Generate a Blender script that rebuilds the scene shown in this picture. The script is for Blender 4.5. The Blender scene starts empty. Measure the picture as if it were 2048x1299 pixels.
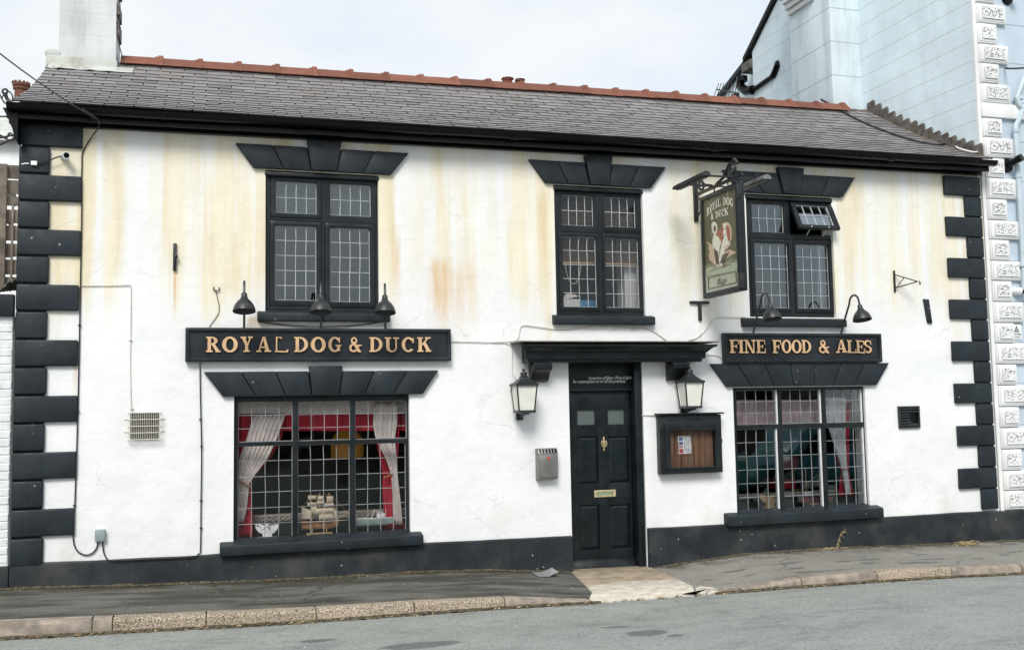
import bpy, bmesh, math, random
from mathutils import Vector, Matrix, noise
from mathutils.geometry import delaunay_2d_cdt
random.seed(7)
sc = bpy.context.scene
COL = sc.collection
R = math.radians

# ------------------------------------------------------------------ camera
CAM = Vector((0.0, -10.0, 1.65)); FPX = 1978.3; YAW, PITCH, ROLL = 0.297018, 0.082071, -0.0177825
_f = Vector((math.sin(YAW)*math.cos(PITCH), math.cos(YAW)*math.cos(PITCH), math.sin(PITCH)))
_r = Vector((math.cos(YAW), -math.sin(YAW), 0)); _u = _r.cross(_f)
RT = _r*math.cos(ROLL)+_u*math.sin(ROLL); UP = _u*math.cos(ROLL)-_r*math.sin(ROLL); FW = _f
cd = bpy.data.cameras.new('camera'); cam = bpy.data.objects.new('camera', cd); COL.objects.link(cam)
cd.sensor_width = 36; cd.lens = FPX/2048*36; cd.clip_start = .05; cd.clip_end = 800
mw = Matrix.Identity(4)
for i, a in enumerate((RT, UP, -FW)):
    for k in range(3): mw[k][i] = a[k]
mw.translation = CAM; cam.matrix_world = mw; sc.camera = cam

# ------------------------------------------------------------------ sky, sun, exposure
SUN_EL, SUN_AZ = R(43), R(24)        # the bright part of the cloud: in front of the facade, over the viewer's left shoulder
w = bpy.data.worlds.new('World'); sc.world = w; w.use_nodes = True
nt = w.node_tree; nt.nodes.clear()
out = nt.nodes.new('ShaderNodeOutputWorld'); bg = nt.nodes.new('ShaderNodeBackground'); bg.inputs[1].default_value = .1
sky = nt.nodes.new('ShaderNodeTexSky'); sky.sky_type = 'NISHITA'; sky.sun_disc = False
sky.sun_elevation = SUN_EL; sky.sun_rotation = R(180)+SUN_AZ
tc = nt.nodes.new('ShaderNodeTexCoord'); mp = nt.nodes.new('ShaderNodeMapping'); mp.inputs['Scale'].default_value = (1, 1, 2.6)
ns = nt.nodes.new('ShaderNodeTexNoise'); ns.inputs['Scale'].default_value = 2.3; ns.inputs['Detail'].default_value = 6; ns.inputs['Roughness'].default_value = .55
cr = nt.nodes.new('ShaderNodeValToRGB'); cr.color_ramp.elements[0].position = .40; cr.color_ramp.elements[1].position = .60
cr.color_ramp.elements[0].color = (4.9, 5.5, 6.1, 1); cr.color_ramp.elements[1].color = (6.05, 6.18, 6.25, 1)
mx = nt.nodes.new('ShaderNodeMix'); mx.data_type = 'RGBA'; mx.inputs[0].default_value = .93
L = nt.links.new
L(tc.outputs['Generated'], mp.inputs[0]); L(mp.outputs[0], ns.inputs['Vector']); L(ns.outputs[0], cr.inputs[0])
L(sky.outputs[0], mx.inputs[6]); L(cr.outputs[0], mx.inputs[7]); L(mx.outputs[2], bg.inputs[0]); L(bg.outputs[0], out.inputs[0])
sd = bpy.data.lights.new('sun', 'SUN'); sd.energy = 2.0; sd.angle = R(22); sd.color = (1, .97, .92)
so = bpy.data.objects.new('sun', sd); COL.objects.link(so)
sdir = Vector((-math.sin(SUN_AZ)*math.cos(SUN_EL), -math.cos(SUN_AZ)*math.cos(SUN_EL), math.sin(SUN_EL)))
so.rotation_euler = sdir.to_track_quat('Z', 'Y').to_euler(); so.location = (0, -8, 12)
sc.view_settings.view_transform = 'Standard'; sc.view_settings.look = 'None'
sc.view_settings.exposure = 0.68; sc.view_settings.gamma = 1; sc.view_settings.use_curve_mapping = False
sc.cycles.max_bounces = 8; sc.cycles.transparent_max_bounces = 24; sc.cycles.use_denoising = True

# ------------------------------------------------------------------ measuring helpers
def ray(x, y): return RT*((x-1024)/FPX) - UP*((y-649.5)/FPX) + FW
def F(x, y, Y=0.0):
    d = ray(x, y); return CAM + d*((Y-CAM.y)/d.y)
def FX(x, y, X):
    d = ray(x, y); return CAM + d*((X-CAM.x)/d.x)
def FZ(x, y, Z):
    d = ray(x, y); return CAM + d*((Z-CAM.z)/d.z)
def lerp(a, b, t): return a+(b-a)*t
def interp(x, xs, ys):
    if x <= xs[0]: return ys[0]
    for i in range(1, len(xs)):
        if x <= xs[i]: return lerp(ys[i-1], ys[i], (x-xs[i-1])/(xs[i]-xs[i-1]))
    return ys[-1]

# ------------------------------------------------------------------ object helpers
def wloc(o):
    p = Vector((0, 0, 0))
    while o: p += o.location; o = o.parent
    return p
def E(name, loc, label, cat, group=None):
    o = bpy.data.objects.new(name, None); COL.objects.link(o); o.location = loc; o.empty_display_size = .1
    return tag(o, label, cat, group)
def tag(o, label=None, cat=None, group=None, kind=None):
    if label: o['label'] = label
    if cat: o['category'] = cat
    if group: o['group'] = group
    if kind: o['kind'] = kind
    return o
def copy_tree(o, parent=None):
    c = o.copy(); COL.objects.link(c); c.parent = parent
    for ch in [x for x in bpy.data.objects if x.parent == o]: copy_tree(ch, c)
    return c
def part(name, me, loc, parent, rot=None):
    o = bpy.data.objects.new(name, me); COL.objects.link(o); o.parent = parent
    o.location = Vector(loc) - (wloc(parent) if parent else Vector())
    if rot: o.rotation_euler = rot
    return o

class MB:
    def __init__(s): s.v = []; s.f = []; s.mi = []; s.cur = 0
    def add(s, vs, fs):
        b = len(s.v); s.v += [Vector(p) for p in vs]
        for f in fs: s.f.append([b+i for i in f]); s.mi.append(s.cur)
        return s
    def hexa(s, p):   # 4 bottom ring, 4 top ring
        return s.add(p, [(0,3,2,1),(4,5,6,7),(0,1,5,4),(1,2,6,5),(2,3,7,6),(3,0,4,7)])
    def box(s, x0, x1, y0, y1, z0, z1):
        return s.hexa([(x0,y0,z0),(x1,y0,z0),(x1,y1,z0),(x0,y1,z0),(x0,y0,z1),(x1,y0,z1),(x1,y1,z1),(x0,y1,z1)])
    def prism(s, poly, a, b, plane='xz'):
        n = len(poly)
        def m(p, d):
            if plane == 'xz': return (p[0], d, p[1])
            if plane == 'yz': return (d, p[0], p[1])
            return (p[0], p[1], d)
        vs = [m(p, a) for p in poly]+[m(p, b) for p in poly]
        return s.add(vs, [tuple(range(n)), tuple(range(2*n-1, n-1, -1))]+[(i, (i+1) % n, n+(i+1) % n, n+i) for i in range(n)])
    def tube(s, pts, r, n=8, cap=True):
        pts = [Vector(p) for p in pts]; rings = []; up = None
        rr = r if isinstance(r, (list, tuple)) else [r]*len(pts)
        for i, p in enumerate(pts):
            t = (pts[min(i+1, len(pts)-1)]-pts[max(i-1, 0)]).normalized()
            if up is None: up = t.orthogonal().normalized()
            up = (up - t*up.dot(t))
            up = up.normalized() if up.length > 1e-6 else t.orthogonal().normalized()
            sd_ = t.cross(up)
            rings.append([p+(up*math.cos(2*math.pi*k/n)+sd_*math.sin(2*math.pi*k/n))*rr[i] for k in range(n)])
        vs = [v for rg in rings for v in rg]; fs = []
        for i in range(len(pts)-1):
            for k in range(n): fs.append((i*n+k, i*n+(k+1) % n, (i+1)*n+(k+1) % n, (i+1)*n+k))
        if cap: fs += [tuple(range(n-1, -1, -1)), tuple(range((len(pts)-1)*n, len(pts)*n))]
        return s.add(vs, fs)
    def lathe(s, prof, c, axis=(0, 0, 1), n=20, sq=None):
        ax = Vector(axis).normalized(); u = Vector((1, 0, 0)) if abs(ax.x) < .9 else Vector((0, 1, 0))
        u = (u-ax*u.dot(ax)).normalized(); v = ax.cross(u); c = Vector(c); vs = []; fs = []
        for (r, h) in prof:
            for k in range(n):
                a = 2*math.pi*(k+(.5 if sq else 0))/n
                vs.append(c+ax*h+(u*math.cos(a)+v*math.sin(a))*max(r, 1e-4))
        for i in range(len(prof)-1):
            for k in range(n): fs.append((i*n+k, i*n+(k+1) % n, (i+1)*n+(k+1) % n, (i+1)*n+k))
        fs += [tuple(range(n-1, -1, -1)), tuple(range((len(prof)-1)*n, len(prof)*n))]
        return s.add(vs, fs)
    def grid(s, fn, nu, nv):
        vs = [fn(i/nu, j/nv) for j in range(nv+1) for i in range(nu+1)]
        return s.add(vs, [(j*(nu+1)+i, j*(nu+1)+i+1, (j+1)*(nu+1)+i+1, (j+1)*(nu+1)+i) for j in range(nv) for i in range(nu)])
    def plate(s, x0, x1, z0, z1, holes, y0, y1):
        xs = sorted({x0, x1}|{h[0] for h in holes}|{h[1] for h in holes}); zs = sorted({z0, z1}|{h[2] for h in holes}|{h[3] for h in holes})
        solid = {}
        for i in range(len(xs)-1):
            for j in range(len(zs)-1):
                mx_, mz = (xs[i]+xs[i+1])/2, (zs[j]+zs[j+1])/2
                solid[i, j] = not any(h[0] < mx_ < h[1] and h[2] < mz < h[3] for h in holes)
        idx = {}; vs = []; fs = []
        def V(i, j, k):
            if (i, j, k) not in idx: idx[i, j, k] = len(vs); vs.append((xs[i], (y0, y1)[k], zs[j]))
            return idx[i, j, k]
        for (i, j), ok in solid.items():
            if not ok: continue
            fs.append((V(i,j,0), V(i+1,j,0), V(i+1,j+1,0), V(i,j+1,0))); fs.append((V(i,j,1), V(i,j+1,1), V(i+1,j+1,1), V(i+1,j,1)))
            for (a, b), (p, q) in (((i-1,j),((i,j),(i,j+1))), ((i+1,j),((i+1,j),(i+1,j+1))), ((i,j-1),((i,j),(i+1,j))), ((i,j+1),((i,j+1),(i+1,j+1)))):
                if not solid.get((a, b), False): fs.append((V(*p,0), V(*q,0), V(*q,1), V(*p,1)))
        return s.add(vs, fs)
    def xf(s, fn, start=0):
        for i in range(start, len(s.v)): s.v[i] = Vector(fn(s.v[i]))
        return s
    def mesh(s, name, mats, off=Vector(), bevel=0, smooth=False, seg=2, recalc=True, ang=35):
        me = bpy.data.meshes.new(name); me.from_pydata([p-off for p in s.v], [], s.f)
        for m in (mats if isinstance(mats, (list, tuple)) else [mats]): me.materials.append(m)
        for p, k in zip(me.polygons, s.mi): p.material_index = k
        if recalc or bevel:
            bm = bmesh.new(); bm.from_mesh(me)
            if recalc: bmesh.ops.recalc_face_normals(bm, faces=bm.faces)
            if bevel:
                es = [e for e in bm.edges if len(e.link_faces) == 2 and e.calc_face_angle(0) > .5]
                bmesh.ops.bevel(bm, geom=es, offset=bevel, segments=seg, affect='EDGES', profile=.5, clamp_overlap=True)
            bm.to_mesh(me); bm.free()
        if smooth or bevel:
            me.polygons.foreach_set('use_smooth', [True]*len(me.polygons)); me.set_sharp_from_angle(angle=R(ang))
        me.update(); return me
    def build(s, name, mats, parent=None, **k):
        off = wloc(parent) if parent else Vector()
        o = bpy.data.objects.new(name, s.mesh(name, mats, off, **k)); COL.objects.link(o); o.parent = parent
        return o

# ------------------------------------------------------------------ materials
class N:
    def __init__(s, name):
        s.m = bpy.data.materials.new(name); s.m.use_nodes = True; s.t = s.m.node_tree
        s.b = s.t.nodes['Principled BSDF']; s.o = s.t.nodes['Material Output']
        s.pos = s.t.nodes.new('ShaderNodeNewGeometry').outputs['Position']
    def n(s, typ, **k):
        x = s.t.nodes.new('ShaderNode'+typ)
        for a, v in k.items(): setattr(x, a, v)
        return x
    def set(s, inp, v):
        if hasattr(v, 'is_output'): s.t.links.new(v, inp)
        else:
            if isinstance(v, (tuple, list)) and len(v) == 3 and inp.type == 'RGBA': v = (*v, 1)
            inp.default_value = v
    def noise(s, scale, det=4, rough=.55, sc3=None, off=None, dist=0):
        v = s.pos
        if sc3 or off:
            mp_ = s.n('Mapping'); s.set(mp_.inputs[0], v)
            if sc3: mp_.inputs['Scale'].default_value = sc3
            if off: mp_.inputs['Location'].default_value = off
            v = mp_.outputs[0]
        t = s.n('TexNoise'); s.set(t.inputs['Vector'], v); t.inputs['Scale'].default_value = scale
        t.inputs['Detail'].default_value = det; t.inputs['Roughness'].default_value = rough; t.inputs['Distortion'].default_value = dist
        return t.outputs[0]
    def vor(s, scale, feature='F1', sc3=None, vec=None):
        v = vec or s.pos
        if sc3:
            mp_ = s.n('Mapping'); s.set(mp_.inputs[0], v); mp_.inputs['Scale'].default_value = sc3; v = mp_.outputs[0]
        t = s.n('TexVoronoi', feature=feature); s.set(t.inputs['Vector'], v); t.inputs['Scale'].default_value = scale
        return t
    def rng(s, v, a, b, c=0., d=1., smooth=True):
        t = s.n('MapRange', interpolation_type='SMOOTHSTEP' if smooth else 'LINEAR')
        for i, q in enumerate((v, a, b, c, d)): s.set(t.inputs[i], q)
        return t.outputs[0]
    def math(s, op, a, b=0., c=None):
        t = s.n('Math', operation=op); s.set(t.inputs[0], a); s.set(t.inputs[1], b)
        if c is not None: s.set(t.inputs[2], c)
        return t.outputs[0]
    def mix(s, f, a, b, mode='MIX'):
        t = s.n('Mix', data_type='RGBA', blend_type=mode); s.set(t.inputs[0], f); s.set(t.inputs[6], a); s.set(t.inputs[7], b)
        return t.outputs[2]
    def xyz(s):
        t = s.n('SeparateXYZ'); s.set(t.inputs[0], s.pos); return t.outputs
    def ramp(s, v, stops, interp_='LINEAR'):
        t = s.n('ValToRGB'); s.set(t.inputs[0], v); cr_ = t.color_ramp; cr_.interpolation = interp_
        while len(cr_.elements) < len(stops): cr_.elements.new(.5)
        for e, (p, c) in zip(cr_.elements, stops):
            e.position = p; e.color = (*c, 1) if isinstance(c, tuple) else (c, c, c, 1)
        return t.outputs[0]
    def bump(s, h, strength=.5, dist=.01, prev=None):
        t = s.n('Bump'); t.inputs['Strength'].default_value = strength; t.inputs['Distance'].default_value = dist
        s.set(t.inputs['Height'], h)
        if prev is not None: s.set(t.inputs['Normal'], prev)
        return t.outputs[0]
    def fin(s, col=None, rough=None, nrm=None, metal=None, spec=None):
        b = s.b.inputs
        if col is not None: s.set(b['Base Color'], col)
        if rough is not None: s.set(b['Roughness'], rough)
        if nrm is not None: s.set(b['Normal'], nrm)
        if metal is not None: s.set(b['Metallic'], metal)
        if spec is not None: s.set(b['Specular IOR Level'], spec)
        return s.m
def sc_(c, k): return tuple(x*k for x in c)
def plain(name, col, rough=.55, var=.2, vs=6., bump=.0, bs=60., metal=0., spec=.5, bd=.004):
    m = N(name); c = m.mix(m.rng(m.noise(vs, 5), .3, .7), sc_(col, 1-var), sc_(col, 1+var))
    nr = m.bump(m.noise(bs, 4), bump, bd) if bump else None
    return m.fin(c, rough, nr, metal, spec)

def wall_mat():
    m = N('painted_render'); X, Y, Z = m.xyz()
    u = m.math('DIVIDE', m.math('ADD', m.math('ADD', X, m.math('MULTIPLY', m.math('SUBTRACT', m.noise(1., 5, .6, (2.4, 2.4, .9)), .5), .30)), 1.7), 11.)
    P = lambda px: (F(px, 480).x+1.7)/11.
    st = [(0, .75), (P(165), .85), (P(205), .45), (P(222), .9), (P(245), .35), (P(285), .15), (P(335), .6), (P(350), .9), (P(385), .45), (P(430), .8), (P(470), .95), (P(515), .75),
          (P(535), .6), (P(757), .8), (P(775), .95), (P(800), .4), (P(850), .25), (P(880), .75), (P(925), .25), (P(955), .6), (P(985), .2), (P(1015), .5), (P(1045), .95), (P(1085), .85),
          (P(1110), .5), (P(1320), .25), (P(1360), .5), (P(1420), .65), (P(1500), .45), (P(1690), .75), (P(1750), .35), (P(1900), .6)]
    band = m.ramp(u, st)
    fine = m.math('ADD', m.rng(m.noise(1., 5, .55, (6.5, 6.5, .3)), .32, .66), m.math('MULTIPLY', m.rng(m.noise(1., 4, .6, (24, 24, .45), (1, 0, 4)), .48, .7), .5))
    med = m.rng(m.noise(1., 4, .6, (2.6, 2.6, .3), (3, 0, 1)), .3, .7)
    lo = m.math('MULTIPLY_ADD', m.noise(1., 4, .6, (2.2, 2.2, .5)), 1.7, 1.25)       # ragged lower limit of the runs
    hm = m.rng(Z, lo, m.math('ADD', lo, 1.25))
    k = m.math('MULTIPLY', m.math('MULTIPLY', band, hm), m.math('MULTIPLY_ADD', fine, .65, m.math('MULTIPLY', med, .5)))
    cream = m.mix(m.rng(m.noise(1., 4, .6, (5, 5, .4), (9, 2, 0)), .35, .75), (.775, .722, .575), (.665, .565, .375))
    base = m.mix(m.rng(m.noise(1.6, 5), .35, .7), (.755, .765, .77), (.815, .82, .815))
    col = m.mix(m.rng(k, .02, .57), base, cream)
    # rust: under the iron tie, at the sign bracket, a wide run between the upper windows
    def spot(px, py, wx, up, dn, s, c=(.62, .39, .16)):
        p = F(px, py); dx = m.math('ABSOLUTE', m.math('SUBTRACT', X, p.x))
        fx = m.rng(dx, wx*.2, wx, 1, 0); fz = m.math('MULTIPLY', m.rng(Z, p.z-dn, p.z-dn*.1), m.rng(Z, p.z+up*.3, p.z+up, 1, 0))
        a = m.math('MULTIPLY', m.math('MULTIPLY', fx, fz), m.math('MULTIPLY', m.rng(m.noise(1., 5, .6, (11, 11, .9)), .25, .65), s))
        return m.mix(a, col, c)
    for a in ((350, 542, .022, .02, .55, .9), (880, 560, .19, .32, .7, .72), (930, 575, .2, .34, .6, .42), (1085, 430, .12, .3, .8, .35), (790, 520, .08, .4, .6, .4), (1392, 425, .03, .02, .45, .6), (1400, 645, .03, .02, .4, .5), (1090, 395, .05, .1, .9, .3), (1787, 585, .02, .02, .4, .35), (150, 720, .03, .2, .5, .5), (520, 640, .25, .05, .16, .55)):
        col = spot(*a)
    # hairline cracks and scored course lines
    w1 = m.n('Mix', data_type='RGBA'); 
    vv = m.n('VectorMath', operation='MULTIPLY_ADD'); nz = m.n('TexNoise'); m.set(nz.inputs['Vector'], m.pos); nz.inputs['Scale'].default_value = 3.5; nz.inputs['Detail'].default_value = 6
    m.set(vv.inputs[0], nz.outputs[1]); vv.inputs[1].default_value = (.5, .5, .35); m.set(vv.inputs[2], m.pos)
    vo = m.vor(1.15, 'DISTANCE_TO_EDGE', (1.0, 1, .75), vv.outputs[0]); ck = m.rng(vo.outputs['Distance'], .0, .009, 1, 0)
    ck = m.math('MULTIPLY', ck, m.rng(m.noise(1.1, 3), .47, .6))
    zz = m.math('ADD', Z, m.math('MULTIPLY', m.noise(1.5, 3), .02)); fr = m.math('FRACT', m.math('DIVIDE', m.math('SUBTRACT', zz, .31), .514))
    ln = m.math('MULTIPLY', m.rng(fr, .0, .014, 1, 0), m.rng(m.noise(.9, 3, .5, None, (5, 5, 5)), .42, .58))
    flaw = m.math('MAXIMUM', ck, m.math('MULTIPLY', ln, .7))
    col = m.mix(m.math('MULTIPLY', flaw, .28), col, (.32, .30, .26))
    dirt = m.math('MULTIPLY', m.rng(Z, .95, .28), m.rng(m.noise(2.2, 5), .48, .75))
    col = m.mix(m.math('MULTIPLY', dirt, .35), col, (.45, .44, .38))
    b1 = m.bump(m.noise(7, 4, .5), .28, .03); b2 = m.bump(m.noise(30, 3, .6, (1, 1, 1.6)), .22, .008, b1)
    b3 = m.bump(flaw, -.7, .006, b2)
    return m.fin(col, .62, b3, spec=.3)

def paint_black(name, base=(.012, .016, .021), rough=.42, chips=.0, dust=.0):
    m = N(name); X, Y, Z = m.xyz()
    c = m.mix(m.rng(m.noise(3.2, 6, .6), .3, .72), sc_(base, .75), sc_(base, 1.5))
    if dust:
        c = m.mix(m.math('MULTIPLY', m.rng(m.noise(2.0, 6, .65), .42, .75), dust), c, (.075, .078, .068))
    if chips:
        v = m.vor(9.); k = m.math('MULTIPLY', m.rng(v.outputs['Distance'], .03, .11, 1, 0, ), m.rng(m.noise(2.6, 2), .48, .54))
        k = m.math('MULTIPLY', k, m.rng(m.noise(60, 2), .45, .55))
        c = m.mix(m.math('MULTIPLY', k, chips), c, (.62, .58, .52))
    r = m.rng(m.noise(9, 4), .3, .7, rough-.08, rough+.15)
    b = m.bump(m.noise(22, 4, .6), .3, .006)
    return m.fin(c, r, b, spec=.33)

def slate_mat():
    m = N('slate'); oi = m.n('ObjectInfo'); at = m.n('Attribute', attribute_name='tint')
    r = m.math('FRACT', m.math('ADD', oi.outputs['Random'], at.outputs['Fac']))
    c = m.ramp(r, [(0, (.125, .116, .116)), (.25, (.205, .19, .19)), (.5, (.165, .148, .155)), (.75, (.235, .222, .215)), (1, (.18, .172, .17))])
    c = m.mix(m.math('MULTIPLY', m.rng(m.noise(1.3, 5, .6), .45, .75), .5), c, (.19, .175, .145))
    c = m.mix(m.math('MULTIPLY', m.rng(m.noise(30, 4, .6), .5, .8), .4), c, (.075, .07, .068))
    c = m.mix(m.rng(m.noise(55, 2, .5), .70, .76, 0, .55), c, (.42, .42, .38))
    b = m.bump(m.noise(26, 5, .6), .4, .006)
    return m.fin(c, .52, b, spec=.45)

def brickish(name, col, var=.25, rough=.75, bump=.5):
    m = N(name); oi = m.n('ObjectInfo')
    c = m.mix(oi.outputs['Random'], sc_(col, 1-var), sc_(col, 1+var)); c = m.mix(m.rng(m.noise(9, 5, .65), .35, .75, 0, .45), c, sc_(col, .5))
    return m.fin(c, rough, m.bump(m.noise(60, 4, .6), bump, .004), spec=.3)

def asphalt(name, a, b, spots, scale=110., patch=None, crack=.8):
    m = N(name); X, Y, Z = m.xyz()
    c = m.mix(m.rng(m.noise(1.1, 5, .6, (1, 1.8, 1)), .3, .7), a, b)
    v = m.vor(scale); c = m.mix(m.rng(v.outputs['Distance'], .1, .6, .0, .40), c, sc_(b, 1.35)); c = m.mix(m.rng(m.noise(scale*.55, 3, .6), .50, .66, 0, .55), c, sc_(a, .5))
    c = m.mix(m.rng(m.noise(scale*.35, 3, .6, None, (3, 9, 1)), .54, .70, 0, .5), c, sc_(b, 1.5)); c = m.mix(m.rng(m.noise(7, 6, .7), .45, .75, 0, .24), c, sc_(a, .6))
    vw = m.n('VectorMath', operation='MULTIPLY_ADD'); nz = m.n('TexNoise'); m.set(nz.inputs['Vector'], m.pos); nz.inputs['Scale'].default_value = 2.5; nz.inputs['Detail'].default_value = 6
    m.set(vw.inputs[0], nz.outputs[1]); vw.inputs[1].default_value = (.6, .6, 0); m.set(vw.inputs[2], m.pos)
    cv_ = m.vor(.8, 'DISTANCE_TO_EDGE', (.6, 1.3, 0), vw.outputs[0]); cf = m.math('MULTIPLY', m.rng(cv_.outputs['Distance'], .0, .011, 1, 0), m.rng(m.noise(.7, 3), .46, .56)); c = m.mix(m.math('MULTIPLY', cf, crack), c, sc_(a, .22))
    if patch: c = patch(m, c, X, Y)
    sp = m.vor(5.5); k = m.math('MULTIPLY', m.rng(sp.outputs['Distance'], .02, .075, 1, 0), m.rng(m.noise(7, 1), .56, .58)); c = m.mix(k, c, spots)
    bb = m.bump(v.outputs['Distance'], .35, .006); bb = m.bump(m.noise(3, 4), .4, .02, bb)
    return m.fin(c, .82, bb, spec=.3)
def road_patch(m, c, X, Y):
    for (cx, cy, rx, ry) in ((3.25, -2.78, .22, .12), (3.1, -2.5, .14, .035), (.80, -2.2, .15, .06), (1.5, -2.62, .34, .12), (3.42, -2.93, .08, .05)):
        d = m.math('SQRT', m.math('ADD', m.math('POWER', m.math('DIVIDE', m.math('SUBTRACT', X, cx), rx), 2), m.math('POWER', m.math('DIVIDE', m.math('SUBTRACT', Y, cy), ry), 2)))
        d = m.math('ADD', d, m.math('MULTIPLY', m.math('SUBTRACT', m.noise(5, 4), .5), .9))
        c = m.mix(m.rng(d, .75, 1.05, .62, 0), c, (.055, .056, .055))
    k = m.math('MULTIPLY', m.rng(m.noise(1.6, 5, .65, (1, 2.4, 1), (4, 1, 0)), .50, .7), .35)
    return m.mix(k, c, (.085, .088, .085))
def pave_patch(m, c, X, Y):
    k = m.math('MULTIPLY', m.rng(m.noise(1.5, 6, .65, (.55, 2.6, 1), (1, 4, 0)), .42, .6), m.rng(X, 3.2, 4.4, 1, .0)); c = m.mix(m.rng(X, 3.3, 4.6, .60, 0), c, (.055, .055, .045)); c = m.mix(m.math('MULTIPLY', k, .8), c, (.030, .030, .023))
    g = m.math('MULTIPLY', m.rng(Y, -.55, -.02), m.rng(m.noise(5, 5, .6), .40, .62)); c = m.mix(m.math('MULTIPLY', g, .75), c, (.045, .042, .024))
    wet = m.math('MULTIPLY', m.rng(m.noise(2.6, 5, .6, (.7, 3.0, 1), (7, 3, 0)), .57, .61), m.rng(X, 4.4, 5.0)); wet = m.math('MULTIPLY', wet, m.rng(Y, -.55, -.75))
    return m.mix(m.math('MULTIPLY', wet, .7), c, (.045, .043, .04))

def kerb_patch(m, c, X, Y):
    c = m.mix(m.rng(m.noise(70, 3, .6), .44, .60, 0, .85), c, (.52, .45, .36)); c = m.mix(m.rng(m.noise(95, 3, .6, None, (3, 1, 2)), .50, .62, 0, .85), c, (.045, .035, .022))
    return c
def glass_mat(name, k=1.0, add=.0, tint=(.93, .96, .95)):
    m = N(name); t = m.t; fr = m.n('Fresnel'); fr.inputs['IOR'].default_value = 1.5
    f = m.math('MULTIPLY_ADD', fr.outputs[0], k, add); m.t.nodes.remove(m.b)
    tr = m.n('BsdfTransparent'); tr.inputs[0].default_value = (*tint, 1); gl = m.n('BsdfGlossy'); gl.inputs['Roughness'].default_value = .015; gl.inputs[0].default_value = (.9, .95, 1, 1)
    mx_ = m.n('MixShader'); m.set(mx_.inputs[0], f); t.links.new(tr.outputs[0], mx_.inputs[1]); t.links.new(gl.outputs[0], mx_.inputs[2]); t.links.new(mx_.outputs[0], m.o.inputs[0])
    return m.m

def streaky(name, col, dirt, amt, line=0., rough=.65, lk=.6):
    m = N(name); X, Y, Z = m.xyz()
    k = m.math('MULTIPLY', m.rng(m.noise(1., 6, .65, (4, 4, .6)), .42, .72), amt)
    c = m.mix(m.rng(m.noise(2, 4), .3, .7), sc_(col, .93), sc_(col, 1.05)); c = m.mix(k, c, dirt)
    b = m.bump(m.noise(14, 4), .35, .01)
    if line:
        fr = m.math('FRACT', m.math('DIVIDE', m.math('SUBTRACT', Z, .283), line)); ln = m.rng(m.math('ABSOLUTE', m.math('SUBTRACT', fr, .5)), .476, .496)
        c = m.mix(m.math('MULTIPLY', ln, lk), c, sc_(col, .3)); b = m.bump(ln, -1.*lk, .012, b)
    return m.fin(c, rough, b, spec=.3)

MT = {}
MT['wall'] = wall_mat()
MT['black'] = paint_black('black_masonry_paint', chips=.0)
MT['plinth'] = paint_black('black_plinth_paint', (.014, .018, .022), .55, .95, .6)
MT['lintel'] = paint_black('black_lintel_paint', (.011, .0165, .0215), .5, .75, .10)
MT['joinery'] = paint_black('black_joinery_paint', (.010, .013, .015), .34)
MT['door'] = paint_black('blackgreen_door_paint', (.006, .010, .012), .32)
MT['eave'] = plain('black_plastic', (.0025, .0025, .003), .30, .3, 5, spec=.22)
MT['slateedge'] = plain('slate_edge_shadow', (.006, .0055, .005), .9, .4, 20)  # near-black sides put the shadow lines between slates into the colour
MT['iron'] = plain('black_iron', (.014, .015, .016), .45, .4, 20, .25, 80)
MT['shade'] = plain('black_enamel', (.022, .025, .027), .42, .3, 12)
MT['slate'] = slate_mat()
MT['deck'] = plain('roof_felt', (.02, .019, .018), .9)
MT['terra'] = brickish('terracotta', (.20, .078, .05), .28)
MT['lead'] = plain('lead_sheet', (.11, .095, .08), .7, .5, 14, .4, 60)
MT['leadpale'] = streaky('stained_lead', (.52, .54, .50), (.16, .14, .10), .75)
MT['stack'] = streaky('chimney_paint', (.60, .62, .62), (.30, .31, .30), .6, .257, .7, .22)
MT['gold'] = plain('gold_paint', (.62, .40, .22), .45, .14, 14, .15, 90)
MT['signboard'] = paint_black('black_sign_paint', (.014, .017, .021), .35)
MT['cream'] = plain('cream_paint', (.72, .69, .58), .6, .1, 20)
MT['white'] = plain('white_paint', (.78, .79, .79), .5, .06, 5)
MT['whitecable'] = plain('painted_cable', (.60, .58, .52), .6, .2, 8)
MT['cable'] = plain('black_cable', (.012, .012, .012), .5)
MT['came'] = plain('lead_came', (.24, .25, .25), .5, .25, 9)
MT['glass'] = glass_mat('window_glass', .42, 0., (.99, .99, .985))
MT['glassup'] = glass_mat('upper_window_glass', 1.5, .02, (.80, .84, .84))
MT['glassboost'] = glass_mat('raised_reflection_glass', 2.4, .24, (.8, .84, .84))  # reflection raised beyond plain glass to brighten the open top light's panes
MT['cameup'] = plain('pale_lead_came', (.42, .44, .44), .5, .2, 9)
MT['glassright'] = glass_mat('street_window_glass', .85, 0., (.97, .98, .98))
MT['glassmid'] = glass_mat('middle_window_glass', .62, .0, (.97, .97, .96))
MT['frost'] = plain('obscured_glass', (.10, .12, .12), .2, .2, 60, .6, 220)
MT['opal'] = plain('opal_glass', (.70, .71, .64), .35, .06, 8)
MT['brass'] = plain('aged_brass', (.60, .50, .30), .4, .2, 30, metal=.45)
MT['steel'] = plain('brushed_steel', (.23, .235, .225), .42, .18, 6, .1, 90, metal=.6)
MT['greyplastic'] = plain('grey_plastic', (.26, .31, .32), .5, .05)
MT['wood'] = N('weathered_board'); _m = MT['wood']
_c = _m.mix(_m.rng(_m.noise(1., 6, .65, (30, 30, 2.2)), .32, .7), (.10, .045, .025), (.25, .13, .075)); _o = _m.n('ObjectInfo')
_c = _m.mix(_m.math('MULTIPLY', _m.rng(_m.noise(1., 5, .6, (14, 14, 1.), (3, 0, 2)), .5, .7), .6), _c, (.20, .17, .14))
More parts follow.
